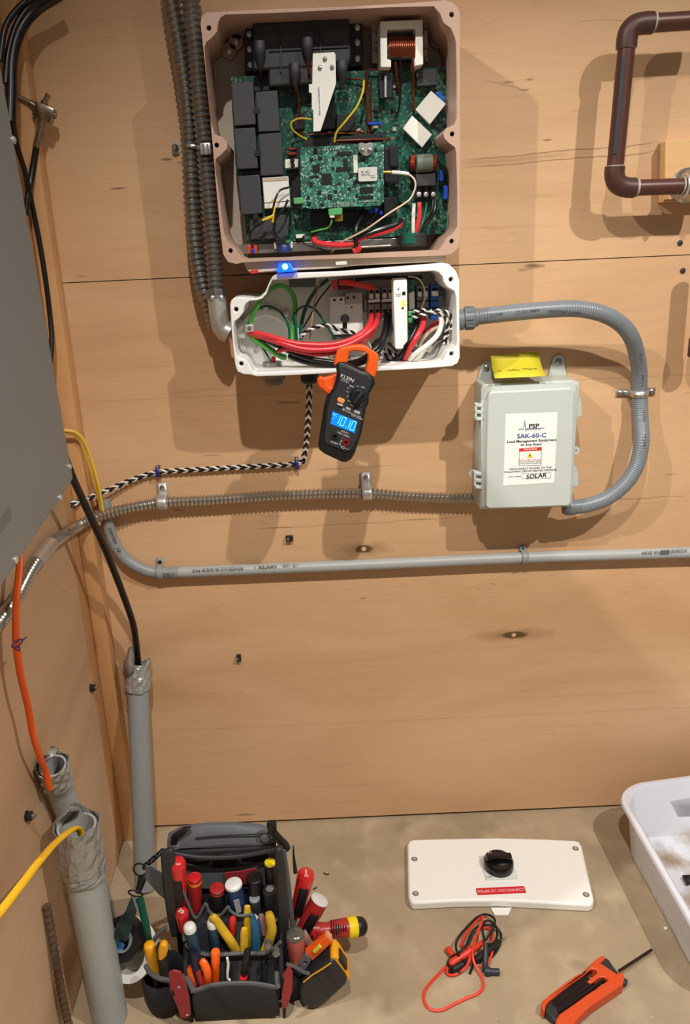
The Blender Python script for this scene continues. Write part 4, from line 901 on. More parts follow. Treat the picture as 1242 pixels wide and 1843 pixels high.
for (x, y, l) in [(1224, 437, 'upper of two screws in the wall under the wooden block'), (1229, 487, 'lower of two screws in the wall under the wooden block')]:
    c = W(x, y, 0); tag(B().lathe(c, c-Y*.002, [(0, .0045), (.001, .0045), (.002, .002)], 12).out('wall_screw', m_dark), l, 'screw')

# ------------------------------------------------------------------ brown pipework top right
m_br = pm('brown_pipe', (84, 50, 42), .38, .15, .1, 25)
m_el = pm('brown_fitting', (74, 46, 38), .45, .1, .1, 25)
bp_ = thing('brown_pipe', 'dark brown pipe loop with two elbows standing off the wall at top right', 'pipe', W(1115, 200, .065))
DB_ = .065
B().tube([W(1290, 34, DB_), W(1165, 42, DB_)], .0128, 18, 1).out('pipe_run', m_br, bp_)
B().tube([W(1128, 82, DB_), W(1107, 302, DB_)], .0128, 18, 1).out('pipe_run', m_br, bp_)
B().tube([W(1140, 338, DB_), W(1290, 333, DB_)], .0122, 18, 1).out('pipe_run', m_br, bp_)
B().tube([W(x, y, DB_) for x, y in [(1174,41),(1157,42),(1142,46),(1132,57),(1128.5,72),(1127.5,87)]], .0152, 20, 5).out('elbow', m_el, bp_)
B().tube([W(x, y, DB_) for x, y in [(1107,300),(1106,313),(1109,326),(1117,334),(1129,337.5),(1142,338)]], .0152, 20, 5).out('elbow', m_el, bp_)
m_tf = pm('joint_tape', (170, 158, 140), .5)
for (a, c_, r_) in [((1174,41),(1178,41),.0142), ((1127.5,86),(1127.3,88),.0142), ((1107.3,298),(1107.1,300.5),.0142), ((1143,338),(1147,338),.0138), ((1226,334.5),(1229,334.4),.0142)]:
    lab(B().lathe(W(*a, DB_), W(*c_, DB_), [(0, r_), ((W(*c_, DB_)-W(*a, DB_)).length, r_)], 18).out('joint_ring', m_tf, bp_), 'pale joint ring')
lab(B().prism(pw([(1120,103),(1126,103),(1110,277),(1104,277)], DB_+.0131), (0, .002, 0)).out('print_stripe', pm('teal_print', (38, 50, 62), .5), bp_), 'dark teal stripe')
wb = B().prism(pw([(1198,254),(1300,247),(1300,357),(1196,364)], .026), (0, .026, 0)).out('wood_block', plywood('block_plywood', (220, 178, 122), (206, 160, 108), 'X'), bev=.001)
tag(wb, 'square plywood block fixed behind the brown pipe at the right edge', 'block')
hg = thing('pipe_hanger', 'steel flared hanger clasping the lower brown pipe on the plywood block', 'hanger', W(1238, 330, .03))
c = W(1236, 334, .028); B().lathe(c, c-Y*.03, [(0, .027), (.002, .027), (.006, .022), (.026, .013), (.03, .012)], 24).out('flange', m_flex, hg)
u = W(1232, 334.4, DB_); B().tube([u+Vector((0, math.cos(a)*.0165, math.sin(a)*.0165)) for a in [2*math.pi*k/20 for k in range(20)]], .0022, 8, 1, closed=True).out('ring', m_zinc, hg)
vp = thing('brown_pipe', 'vertical dark brown pipe end at the right edge beside the arching grey conduit', 'pipe', W(1256, 640, .05))
B().tube([W(1256, 640, .05), W(1272, 470, .05)], .014, 16, 1).out('pipe_run', m_br, vp); B().lathe(W(1256, 642, .05), W(1260, 600, .05), [(0, .015), (.002, .0165), (.03, .0165), (.032, .015)], 16).out('cap', m_el, vp)

# ------------------------------------------------------------------ grey panel on the left wall
XP = -.335
m_pan = pm('grey_enamel', (128, 130, 128), .42, .2, .04, 12)
pn = thing('electrical_panel', 'large grey metal breaker panel cover hanging on the left side wall', 'electrical panel', S(80, 800, XP))
q0, q1, q2 = S(132, 862, XP), S(0, 1060, XP), S(10, 170, XP)
e_b = (q1-q0); e_r = (q2-q0)
quad = [q0, q0+e_b*1.5, q0+e_b*1.5+e_r*1.35, q0+e_r*1.35]
B().prism(quad, (-.012, 0, 0)).out('cover', m_pan, pn, bev=.002)
in0 = [q0+e_b*.06+e_r*.03, q0+e_b*1.44+e_r*.03, q0+e_b*1.44+e_r*1.32, q0+e_b*.06+e_r*1.32]
B().prism([p-X*.0121 for p in in0], (XL+.0005-XP+.0121, 0, 0)).out('box', m_pan, pn)
d0, d1, d2 = S(19, 912, XP+.004), S(-30, 975, XP+.004), S(-8, 760, XP+.004)
dr_ = B().prism([d0, d1, d1+(d2-d0)*2.2, d0+(d2-d0)*2.2], (-.004, 0, 0)).out('door', m_pan, pn, bev=.0015)
for (x, y) in [(24, 252), (125, 840), (108, 896), (28, 1008)]:
    c = S(x, y, XP); B().lathe(c, c+X*.003, [(0, .0045), (.0015, .0045), (.003, .002)], 12).out('screw', m_zinc, pn)
# black cables behind the panel and the coax
for pts, r, l in [([(18,220,.09),(20,165,.08),(22,105,.07),(36,55,.06),(64,18,.05),(110,-12,.05)], .0085, 'thick black cable curving up over the top left corner, the inner and fattest one'),
                  ([(0,110,.09),(8,55,.08),(24,25,.07),(48,2,.06),(80,-14,.06)], .0045, 'slim black cable curving over the top left corner, outermost of the bundle'),
                  ([(10,150,.085),(15,95,.075),(30,45,.065),(56,10,.055),(96,-12,.055)], .0050, 'slim black cable curving over the top left corner, between the other two')]:
    tag(B().tube([W(*p) for p in pts], r, 12, 6).out('black_cable', m_blackw), l, 'cable')
tag(B().tube([W(*p) for p in [(20,200,.09),(30,260,.07),(45,310,.06),(58,370,.05),(72,440,.05),(83,510,.055),(90,570,.06),(93,615,.07),(88,680,.09)]], .0042, 10, 6).out('black_cable', m_blackw), 'black cable running down the corner post just right of the grey panel', 'cable')
cx = thing('ground_block', 'metal coax grounding block with two cable ends near the top left corner', 'coax block', W(82, 203, .02))
m_nk = pm('nickel_plate', (170, 160, 140), .28, 1.0)
B().box(W(80, 203, .035), (.030, .016, .022), rot=Matrix.Rotation(.45, 3, 'Y'), bev=.002).out('block', m_nk, cx)
for a, c_, pr in [((78,190),(88,168), [(0,.006),(.006,.006),(.007,.004),(.018,.004),(.019,.003)]), ((66,193),(28,172), [(0,.0062),(.010,.0062),(.011,.0052),(.022,.0048),(.034,.0042)]), ((94,206),(104,210), [(0,.005),(.006,.005),(.007,.0035)]), ((77,215),(66,262), [(0,.0065),(.012,.0068),(.014,.0052),(.030,.0060),(.042,.0056)]), ((66,212),(58,216), [(0,.003),(.006,.003)])]:
    B().lathe(W(*a, .035), W(*c_, .035), pr, 12).out('connector', m_nk, cx)
lab(B().tube([W(*p) for p in [(68,250,.035),(64,275,.035),(58,310,.04),(52,345,.05),(46,385,.07)]], .0052, 12, 6).out('coax_lead', m_blackw, cx), 'black coax lead')
lab(B().tube([W(*p) for p in [(30,173,.035),(18,166,.04),(5,155,.06)]], .0046, 10, 4).out('coax_lead', m_blackw, cx), 'black coax lead')
tag(B().prism(pw([(57,347),(63,346),(68,357),(62,360),(62,366),(56,366)], .03), (0, .001, 0)).out('cable_tag', m_paper), 'small white tag on the cables by the grey panel', 'tag')

# ------------------------------------------------------------------ grey floor conduits with taped tops
def hollow(b, a, c_, r, seg=26, wall=.003, depth=.09):
    L_ = (Vector(c_)-Vector(a)).length
    return b.lathe(a, c_, [(0, r), (L_, r), (L_, r-wall), (L_-depth, r-wall)], seg)
def tape_wrap(a, c_, r, seed, parent, jag=.010, name='tape_collar'):
    rnd = random.Random(seed); a = Vector(a); c_ = Vector(c_); t = (c_-a).normalized(); L_ = (c_-a).length
    up = Vector((1, 0, 0)); u = (up-t*up.dot(t)).normalized(); v = t.cross(u); n = 30; rows = []
    ph = [rnd.uniform(0, 6.28) for _ in range(4)]
    top = [jag*(.3+.35*math.sin(2*math.pi*k/n*2+ph[0])+.25*math.sin(2*math.pi*k/n*5+ph[1])) for k in range(n)]
    bot = [jag*.25*math.sin(2*math.pi*k/n*3+ph[2]) for k in range(n)]
    for i in range(8):
        f = i/7; row = []
        for k in range(n+1):
            kk = k % n; ang = 2*math.pi*kk/n; rr = r+.0014+abs(math.sin(kk*2.3+i*1.1+seed)*math.sin(kk*.7-i*1.9+seed*2))*.0032
            if i >= 6: rr += top[kk]*.35*(i-5)/2
            h = bot[kk]*(1-f)+(L_+top[kk])*f
            row.append(a+t*h+u*(rr*math.cos(ang))+v*(rr*math.sin(ang)))
        rows.append(row)
    return B().grid(rows).out(name, m_tape, parent, smooth_=False, solid=.0006)
def flap(l, d, parent, name='tape_flap'):
    return B().grid(l).out(name, m_tape, parent, solid=.0006)
# back pipe
p0, p1 = F(262, 1598, 0), W(247, 1197, .030)
g1 = thing('floor_conduit', 'tall grey plastic pipe rising behind the tool bag to a taped open end', 'pipe', p0)
hollow(B(), p0, p1, .0212).out('tube', m_pvc, g1)
t1 = (p1-p0).normalized(); tape_wrap(p1-t1*.050, p1+t1*.004, .0222, 3, g1)
flap([[W(224,1222,.054), W(232,1215,.058), W(240,1222,.056)], [W(222,1200,.055), W(232,1195,.062), W(241,1202,.058)], [W(228,1178,.052), W(234,1170,.056), W(241,1176,.05)], [W(233,1165,.045), W(238,1163,.045), W(243,1169,.04)]], 0, g1)
flap([[W(218,1205,.05), W(228,1207,.056)], [W(222,1216,.05), W(234,1222,.058)]], 0, g1)
txt('handwriting', '8 \u2013 11', .016, W(243, 1282, .068), -Z, X, m_grey_ink, g1, shear=.2)
# left rear pipe
p0 = S(95, 1378, -.412); p_ = S(190, 1650, -.412); dd = (p_-p0); base = p0+dd*(p0.z/(p0.z-p_.z))
g2 = thing('floor_conduit', 'short grey plastic pipe by the side wall, orange cable in its taped end', 'pipe', base)
hollow(B(), base, p0, .0205).out('tube', m_pvc_l, g2)
t2 = (p0-base).normalized(); tape_wrap(p0-t2*.040, p0+t2*.004, .0213, 8, g2, .006)
flap([[S(86,1358,-.40), S(100,1362,-.39)], [S(88,1348,-.405), S(103,1346,-.395)], [S(92,1342,-.41), S(106,1349,-.40)]], 0, g2)
# big near pipe
xb = -.374; p1 = S(138, 1486, xb); p0 = Vector((xb, p1.y, 0))
g3 = thing('floor_conduit', 'fat grey plastic pipe nearest the camera, yellow cable at its taped mouth', 'pipe', p0)
hollow(B(), p0, p1, .0288, 32, .0035).out('tube', m_pvc_l, g3)
tape_wrap(p1-Z*.075, p1+Z*.002, .0298, 5, g3, .014)
flap([[p1+Vector(v) for v in r_] for r_ in [[(-.03, -.004, -.008), (-.022, .012, -.006), (-.006, .022, -.002)], [(-.030, 0, .006), (-.020, .016, .012), (0, .024, .010)], [(-.020, .004, .014), (-.008, .018, .020), (.008, .022, .010)]]], 0, g3)
ft = lab(tape_wrap(p1-Z*.092, p1-Z*.066, .0292, 11, g3, .004, 'lower_tape_band'), 'smoother band of tape')
# cables of these pipes
tag(B().tube([S(104,785,-.395), S(118,825,-.388), S(131,860,-.378), W(147,895,.175), W(165,935,.155), W(188,985,.125), W(207,1032,.098), W(226,1082,.072), W(240,1125,.05), W(246,1165,.036), W(248,1192,.030), W(250,1225,.032)], .0062, 14, 6).out('black_cable', m_blackw), 'thick black cable dropping from the grey panel corner into the tall taped pipe', 'cable')
oc = thing('orange_cable', 'flat orange cable hanging down the side wall into the short taped pipe', 'cable', S(30, 1155, -.405))
B().tube([S(38,985,-.40), S(34,1035,-.40), S(29,1090,-.402), S(29,1155,-.404), S(37,1215,-.404), S(50,1270,-.405), S(60,1325,-.407), S(74,1368,-.410), S(82,1388,-.412), S(90,1420,-.414)], .0052, 12, 6, flat=.6).out('jacket', pm('orange_jacket', (232, 92, 24), .4), oc)
c = S(31, 1158, -.40); b = B(); b.tube([c+Vector((.004*math.cos(a), .008*math.cos(a)+.0, .004*math.sin(a))) for a in [2*math.pi*k/12 for k in range(12)]], .0012, 6, 2, closed=True)
b.tube([c+Vector((.004, -.006, 0)), c+Vector((.008, -.016, -.003)), c+Vector((.006, -.022, .004))], .001, 6, 4); b.tube([c+Vector((.004, .006, 0)), c+Vector((.008, .014, .002))], .001, 6, 3)
lab(b.out('wire_tie', pm('violet_wire', (74, 44, 96), .4), oc), 'thin violet wire tie')
tag(B().tube([p1+Vector((.004, .006, -.05)), p1+Vector((.003, .002, -.012)), p1+Vector((.001, -.020, .010)), S(100,1517,-.370), S(72,1549,-.362), S(42,1588,-.35), S(8,1632,-.342), S(-30,1678,-.335)], .0056, 12, 7, flat=.7).out('yellow_cable', pm('yellow_jacket2', (236, 184, 30), .45)), 'flat yellow cable coming out of the fat grey pipe towards the left edge', 'cable')
tag(B().tube([S(84, 1630, -.430), S(96, 1700, -.428), S(110, 1780, -.424), S(126, 1856, -.42), F(150, 1960, 0)], .0062, 10, 4, ring=(.012, .0006)).out('rusty_rod', pm('rusty_iron', (92, 70, 52), .8, .2, .25, 60, .6, 150)), 'rusty iron rod leaning on the side wall left of the fat grey pipe', 'rod')

# ================================================================== ON THE FLOOR: the switch lid
ld = thing('disconnect_cover', 'white plastic cover with a black rotary switch lying on the concrete floor', 'cover', F(900, 1575, 0))
HZ = .019
lo_ = [(733,1520),(736,1513),(744,1510),(800,1508.5),(896,1507),(980,1509),(1036,1512),(1044,1515),(1048,1524),(1058,1570),(1069,1617),(1068,1625),(1060,1628.5),(980,1624),(896,1620),(820,1621),(745,1625),(738,1622),(735,1612),(734,1570)]
def G(l, z): return [F(x, y, z) for x, y in l]
def H_(l, z, dep, name, mat, bev=.0006, parent=None): return B().prism(G(l, z), (0, 0, -dep)).out(name, mat, parent or ld, bev=bev)
H_(lo_, HZ, HZ-.0005, 'shell', m_jb, .004)
def F3(l, z): return G(l, z)
H_([(883,1633),(890,1646),(915,1646),(921,1633)], .004, .0035, 'snap_tab', m_jb, .0008)
for (x, y) in [(746,1546),(748,1608),(1036,1527),(1055,1610)]:
    c = F(x, y, HZ+.0002); r_ = B().lathe(c-Z*.001, c+Z*.0006, [(0, .0062), (.001, .0062), (.0012, .0052)], 16).out('screw_recess', m_steel_dark, ld); B().lathe(c, c+Z*.002, [(0, .0036), (.0015, .0036), (.002, .002)], 6).out('screw', m_zinc, r_)
c = F(897, 1562, HZ)
pl = B().box(c+Z*.0015, (.062, .062, .003), bev=.001).out('switch_plate', pm('satin_white', (214, 216, 210), .4), ld)
dz = B().lathe(c, c+Z*.03, [(0, .0285), (.010, .0290), (.018, .0285), (.021, .026)], 36).out('dial', pm('gloss_black', (12, 12, 13), .18), ld)
B().box(c+Z*.0235, (.050, .013, .017), bev=.003).out('grip_bar', _mats['gloss_black'], dz)
for s_, a in (('O', 2.2), ('I', 3.2)): txt('dial_mark', s_, .009, c+Z*.0212+Vector((math.cos(a)*.022, math.sin(a)*.022, 0)), X, Y, m_paper, dz)
txt('plate_mark', 'OFF', .006, c+Vector((-.024, -.026, .0032)), X, Y, m_ink, pl)
r0, r1, r2 = F(857, 1603, HZ), F(946, 1603, HZ), F(900, 1603, HZ)
rl = B().prism(rrect((r0+r1)/2+Z*.0003, (r1-r0).length, .0165, .002, X, Y), (0, 0, -.0006)).out('warning_label', pm('label_red', (206, 30, 44), .45), ld)
txt('label_text', 'SOLAR DC DISCONNECT', .0092, (r0+r1)/2+Z*.0003, X, Y, pm('faded_white', (240, 190, 190), .6), rl, bold=.015, sx=.84)

# ------------------------------------------------------------------ test leads
def TL(u, v, z): return F(740+u/6.537, 1630+v/6.537, z)
m_rl = pm('red_silicone', (226, 62, 36), .45); m_bl = pm('black_silicone', (22, 22, 22), .45)
rl_ = thing('test_lead', 'coiled red test lead with one long loop reaching toward the camera on the floor', 'test lead', F(820, 1760, 0))
path = [(400,720,.006),(330,800,.003),(230,905,.003),(165,1000,.003),(150,1100,.003),(195,1195,.003),(275,1232,.003),(380,1220,.003),(520,1150,.003),(650,1090,.003),(780,1035,.003),(845,960,.003),(838,860,.003),(790,765,.006),(745,680,.012),(722,580,.018),(735,460,.02),(780,320,.02),(830,200,.018),(845,135,.012),(790,160,.006),(700,260,.004),(630,360,.004),(590,470,.004),(640,480,.007),(680,540,.012),(690,610,.014),(660,700,.010),(580,780,.006),(480,820,.004),(420,790,.004),(430,730,.006)]
B().tube([TL(*p) for p in path], .0024, 8, 6).out('lead_wire', m_rl, rl_)
B().tube([TL(*p) for p in [(830,270,.006),(900,260,.006),(960,330,.006),(950,450,.008),(960,520,.008),(930,620,.006),(900,690,.004),(810,720,.004)]], .0022, 8, 6).out('lead_wire', m_rl, rl_)
a, b_ = TL(455, 690, .012), TL(860, 425, .012)
B().lathe(a, b_, [(0, .0035), (.004, .0065), ((b_-a).length*.55, .0062), ((b_-a).length*.6, .0085), ((b_-a).length*.64, .0062), ((b_-a).length-.004, .0042), ((b_-a).length, .003)], 14).out('probe_handle', m_rl, rl_)
a, b_ = TL(425, 505, .006), TL(510, 610, .006); B().lathe(a, b_, [(0, .0052), (.001, .0058), ((b_-a).length, .0058)], 14).out('banana_plug', m_rl, rl_)
bl_ = thing('test_lead', 'coiled black test lead lying with the red one, right-angle plug at its side', 'test lead', F(870, 1720, 0))
for pth in [[(450,770,.004),(432,690,.006),(470,610,.010),(560,555,.02),(640,480,.024),(690,370,.022),(740,280,.018),(820,235,.015),(930,225,.012),(1010,260,.010),(1058,340,.006),(1050,440,.005),(1000,540,.004),(950,600,.004)],
            [(565,585,.022),(530,510,.020),(535,420,.016),(590,330,.012),(680,230,.010),(760,150,.010),(850,105,.010),(930,115,.012),(985,165,.014),(970,260,.018),(910,360,.024),(870,405,.026),(848,330,.022),(838,240,.018),(880,180,.018),(950,190,.018),(1010,270,.016),(1000,400,.012),(940,480,.010)],
            [(445,770,.004),(560,790,.006),(650,700,.008),(700,600,.010)], [(730,640,.004),(720,720,.003),(690,800,.003)]]:
    B().tube([TL(*p) for p in pth], .0021, 8, 6).out('lead_wire', m_bl, bl_)
for (a, b_) in [(TL(470, 765, .007), TL(690, 640, .009)), (TL(750, 650, .008), TL(1050, 415, .009))]:
    L_ = (b_-a).length; B().lathe(a, b_, [(0, .003), (.004, .0068), (L_*.6, .0065), (L_*.64, .009), (L_*.7, .0065), (L_-.003, .0045), (L_, .003)], 14).out('probe_handle', m_bl, bl_)
B().cyl(TL(1055, 410, .009), TL(1125, 365, .008), .0012, 8, .0005).out('probe_tip', m_steel_dark, bl_)
B().tube([TL(878,430,.028), TL(876,560,.018), TL(872,690,.009), TL(872,770,.007)], lambda t: .0036+.0022*t, 12, 4).out('plug_boot', pm('slate_rubber', (40, 44, 52), .5), bl_)
a, b_ = TL(860, 772, .007), TL(1042, 780, .007); B().lathe(a, b_, [(0, .006), (.002, .0072), (.010, .0072), (.011, .0055), ((b_-a).length-.001, .0055), ((b_-a).length, .004)], 16).out('banana_plug', _mats['slate_rubber'], bl_)

# ------------------------------------------------------------------ fold-up hex key set
m_hexo = pm('burnt_orange_plastic', (205, 74, 30), .45)
hx = thing('hex_key_set', 'orange folding hex key set with one key swung out, on the floor at lower right', 'hex key set', F(1045, 1775, 0))
def HX(u, v, z): return F(960+u/5.4, 1690+v/5.4, z)
def HP(l, z, dep, name, mat, bev=.001, parent=None): return B().prism([HX(u, v, z) for u, v in l], (0, 0, -dep)).out(name, mat, parent or hx, bev=bev)
HP([(72,655),(85,605),(150,545),(300,430),(420,345),(485,328),(540,262),(600,200),(655,165),(690,160),(700,185),(650,225),(620,235),(655,270),(640,300),(560,285),(490,345),(380,420),(250,520),(150,600),(120,640),(110,700)], .021, .020, 'side_rail', m_hexo, .002)
HP([(225,830),(215,790),(250,730),(400,625),(530,530),(610,480),(655,470),(745,395),(700,360),(770,370),(800,345),(845,315),(878,335),(886,380),(870,440),(800,485),(690,560),(570,640),(480,720),(420,790),(380,850),(330,900),(250,880)], .021, .020, 'side_rail', m_hexo, .002)
HP([(600,235),(640,225),(800,330),(835,350),(760,430),(720,465),(640,500),(620,470),(730,400),(700,365),(640,370),(560,430),(520,410),(620,330),(610,285),(560,290),(575,255)], .020, .012, 'end_bridge', m_hexo, .0015)
HP([(640,225),(700,180),(735,200),(780,270),(818,320),(790,335)], .0155, .013, 'pivot_end', m_dark, .0015)
HP([(100,690),(130,640),(180,590),(260,700),(215,800),(180,760)], .016, .015, 'pivot_end', m_dark, .0025)
m_key = pm('black_oxide', (38, 30, 32), .4, .5)
for k in range(7):
    t = k/6; a = HX(150+t*90, 610+t*110, .0135); b_ = HX(500+t*95+(90 if k in (0, 6) else 0), 345+t*105-(60 if k == 0 else 50 if k == 6 else 0), .0145)
    B().tube([a, b_], .0022+.0012*abs(math.cos(k*1.1)), 6, 1).out('hex_key', m_key, hx)
B().tube([HX(835,308,.014), HX(1150,105,.012)], .0026, 6, 1).out('hex_key', pm('key_steel', (58, 44, 42), .4, .6), hx)
for (u, v) in [(855, 405), (315, 800)]:
    c = HX(u, v, .012); B().lathe(c, c+Vector((.007, -.007, 0)), [(0, .006), (.008, .006), (.009, .004)], 14).out('pivot_screw', m_dark, hx)

# ------------------------------------------------------------------ white tub
tbm = pm('white_tub_plastic', (222, 222, 228), .35, 0, .04, 12)
def tubloop(cx, cy, hx_, hy_, r, z, bul=0.0):
    R = []
    for (sx, sy, a0) in ((1, 1, 0), (-1, 1, 90), (-1, -1, 180), (1, -1, 270)):
        for k in range(9):
            a = math.radians(a0+90*k/8); R.append(Vector((cx+sx*(hx_-r)+r*math.cos(a), cy+sy*(hy_-r)+r*math.sin(a), z)))
        nx = {(1, 1): (cx-1e-9, cy+hy_), (-1, 1): (cx-hx_, cy), (-1, -1): (cx, cy-hy_), (1, -1): (cx+hx_, cy)}[(sx, sy)]
        R.append(Vector((nx[0], nx[1], z)))
    return R
tub = thing('plastic_tub', 'white plastic tub with dirty bottom standing on the floor at the right edge', 'tub', Vector((.82, -.27, 0)))
cx_, cy_ = .825, -.285
loops = [tubloop(cx_, cy_, .216, .182, .05, .001), tubloop(cx_, cy_, .222, .188, .055, .006), tubloop(cx_, cy_, .234, .200, .060, .110), tubloop(cx_, cy_, .240, .206, .062, .111), tubloop(cx_, cy_, .246, .212, .064, .115), tubloop(cx_, cy_, .244, .210, .063, .120),
         tubloop(cx_, cy_, .236, .202, .060, .121), tubloop(cx_, cy_, .231, .197, .058, .116), tubloop(cx_, cy_, .214, .180, .052, .012), tubloop(cx_, cy_, .200, .166, .048, .006)]
for l in loops:         # the rim swells out into a hand grip on the far side
    for p in l:
        if p.y > cy_+.1: p.y += .030*min(1, max(0, (p.x-.60)/.16))**2*(3-2*min(1, max(0, (p.x-.60)/.16)))*(p.z/.121)
b = B(); b.grid([l+[l[0]] for l in loops]); bmesh.ops.remove_doubles(b.bm, verts=b.bm.verts, dist=1e-6)
for z_ in (0.001, .006):
    vs = [v for v in b.bm.verts if abs(v.co.z-z_) < 1e-5]
    vs.sort(key=lambda v: math.atan2(v.co.y-cy_, v.co.x-cx_)); b.bm.faces.new(vs)
m_tub = bpy.data.materials.new('dirty_white_plastic'); m_tub.use_nodes = True
nt = m_tub.node_tree; bs = nt.nodes['Principled BSDF']; bs.inputs['Roughness'].default_value = .35
tcn = nt.nodes.new('ShaderNodeTexCoord'); n1 = nt.nodes.new('ShaderNodeTexNoise'); n1.inputs['Scale'].default_value = 16; n1.inputs['Detail'].default_value = 5
sp = nt.nodes.new('ShaderNodeSeparateXYZ'); nt.links.new(tcn.outputs['Object'], sp.inputs[0]); nt.links.new(tcn.outputs['Object'], n1.inputs['Vector'])
mr = nt.nodes.new('ShaderNodeMapRange'); mr.inputs[1].default_value = .005; mr.inputs[2].default_value = .035; mr.inputs[3].default_value = 1; mr.inputs[4].default_value = 0; nt.links.new(sp.outputs[2], mr.inputs[0])
mr2 = nt.nodes.new('ShaderNodeMapRange'); mr2.inputs[1].default_value = .45; mr2.inputs[2].default_value = .7; nt.links.new(n1.outputs[0], mr2.inputs[0])
ml = nt.nodes.new('ShaderNodeMath'); ml.operation = 'MULTIPLY'; nt.links.new(mr.outputs[0], ml.inputs[0]); nt.links.new(mr2.outputs[0], ml.inputs[1])
mx = nt.nodes.new('ShaderNodeMix'); mx.data_type = 'RGBA'; nt.links.new(ml.outputs[0], mx.inputs[0]); mx.inputs[6].default_value = rgb((214, 216, 224)); mx.inputs[7].default_value = rgb((150, 128, 100))
nt.links.new(mx.outputs[2], bs.inputs['Base Color'])
b.out('basin', m_tub, tub)
c = Vector((.690, -.215, .010)); b = B(); b.box(c+Z*.004, (.035, .008, .006), bev=.001); b.box(c+Vector((-.014, -.008, .004)), (.008, .016, .006), bev=.001)
tag(b.out('black_bracket', m_black), 'small black bracket lying in the white tub', 'bracket')

# crumbs on the floor
tag(B().box(F(567, 1599, .001), (.010, .0025, .002), rot=Matrix.Rotation(.6, 3, 'Z')).out('green_scrap', m_dgreenw), 'tiny green scrap on the floor right of the tool bag', 'scrap')
tag(B().tube([F(583,1571,.001), F(588,1574,.002), F(592,1572,.001)], .0012, 5, 3).out('dark_scrap', m_dark), 'tiny dark crumb on the floor above the green scrap', 'scrap')
tag(B().box(F(1198, 1671, .002), (.006, .005, .004), rot=Matrix.Rotation(.4, 3, 'Z'), bev=.001).out('white_scrap', m_paper), 'white crumb on the floor beside the tub', 'scrap')
# ================================================================== TOOL BAG
m_fab = pm('black_fabric', (30, 30, 32), .85, 0, .25, 120, .4, 500)
m_fab2 = pm('charcoal_fabric', (58, 60, 60), .85, 0, .2, 120, .4, 500)
m_trim = pm('grey_webbing', (88, 88, 90), .8, 0, .12, 150, .3, 600)
m_hand = pm('grey_padding', (92, 94, 100), .6, 0, .08, 60)
m_rpad = pm('maroon_webbing', (150, 42, 48), .6, 0, .1, 80)
bag = thing('tool_bag', 'open-top black and grey tool bag with maroon tabs standing on the concrete floor', 'tool bag', F(425, 1800, 0))
def BG(l, d, dep, name, mat, bev=.0015, parent=None): return B().prism(pw(l, d), (0, dep, 0)).out(name, mat, parent or bag, bev=bev)
w0, w1 = W(345, 1790, .45), W(505, 1790, .45)
# base block inside and side gussets
B().box(((w0.x+w1.x)/2, -.365, .050), (w1.x-w0.x-.012, .10, .098), bev=.006).out('inner_body', m_fab, bag)
fr = [W(x, y, .462) for x, y in [(343,1783),(352,1781),(375,1773),(400,1769),(425,1768),(450,1768),(475,1771),(500,1776)]]
lo2 = [Vector((p.x+.002, -.452, .001)) for p in fr]
md_ = [Vector(((p.x+q.x)/2, -.468, (p.z+q.z)/2)) for p, q in zip(fr, lo2)]
B().grid([fr, md_, lo2]).out('front_pocket', m_fab, bag, solid=.004, sub=1)
B().tube([p+Vector((0, 0, -.002)) for p in fr], .0042, 8, 4, flat=.6).out('pocket_binding', m_trim, bag)
B().tube([W(498,1748,.45), W(499,1762,.458), W(501,1777,.464)], .0042, 8, 4).out('pocket_binding', m_trim, bag)
B().tube([W(330,1752,.45), W(340,1768,.458), W(348,1784,.464)], .0046, 8, 4).out('pocket_binding', m_trim, bag)
for sx, x_ in ((-1, w0.x), (1, w1.x)):
    B().grid([[Vector((x_+sx*.004, y_, z_)) for y_ in (-.455, -.42, -.38, -.33)] for z_ in (.002, .06, .125)]).out('side_panel', m_fab, bag, solid=.004)
BG([(334,1700),(350,1712),(379,1719),(433,1716),(472,1716),(493,1706),(505,1695),(506,1800),(340,1800)], .425, .006, 'middle_pocket', m_fab2, .002)
B().tube([W(x, y, .431) for x, y in [(334,1700),(350,1712),(379,1719),(433,1716),(472,1716),(493,1706),(505,1695)]], .003, 8, 4).out('pocket_binding', m_trim, bag)
for x in (373, 405, 442, 470): BG([(x,1722),(x+2,1722),(x+2,1790),(x,1790)], .4265, .002, 'stitched_divider', m_fab, 0)
m_up = pm('slate_fabric', (70, 72, 80), .8, 0, .12, 120, .3, 500)
UPK = [(328,1600),(337,1622),(345,1642),(352,1652),(359,1646),(370,1626),(376,1640),(386,1647),(398,1646),(410,1632),(414,1638),(424,1646),(436,1648),(452,1646),(470,1655),(490,1660),(505,1650)]
BG(UPK+[(508,1760),(330,1760)], .395, .006, 'upper_pocket', m_up, .002)
B().tube([W(x, y, .401) for x, y in UPK], .0024, 8, 3).out('pocket_binding', m_trim, bag)
BG([(305,1540),(345,1545),(500,1535),(516,1540),(520,1620),(520,1740),(322,1740),(312,1620)], .338, .008, 'back_panel', m_fab, .003)
BG([(330,1556),(355,1562),(400,1566),(450,1560),(492,1548),(492,1572),(490,1592),(450,1600),(400,1602),(350,1600),(332,1594)], .347, .006, 'back_band', pm('grey_green_fabric', (84, 88, 88), .8), .002)
lab(BG([(405,1571),(430,1569),(461,1562),(462,1574),(463,1588),(430,1594),(406,1597)], .3525, .002, 'maker_patch', m_rpad, .0005), 'red patch')
txt('patch_text', 'WORKPRO SERIES', .0055, W(365, 1549, .352), X, Z, m_grey_ink, bag)
B().tube([W(x, y, .352) for x, y in [(380,1556),(382,1546),(392,1540),(404,1537),(418,1538),(430,1543),(435,1552)]], .0045, 10, 5).out('loop_ring', m_black, bag)
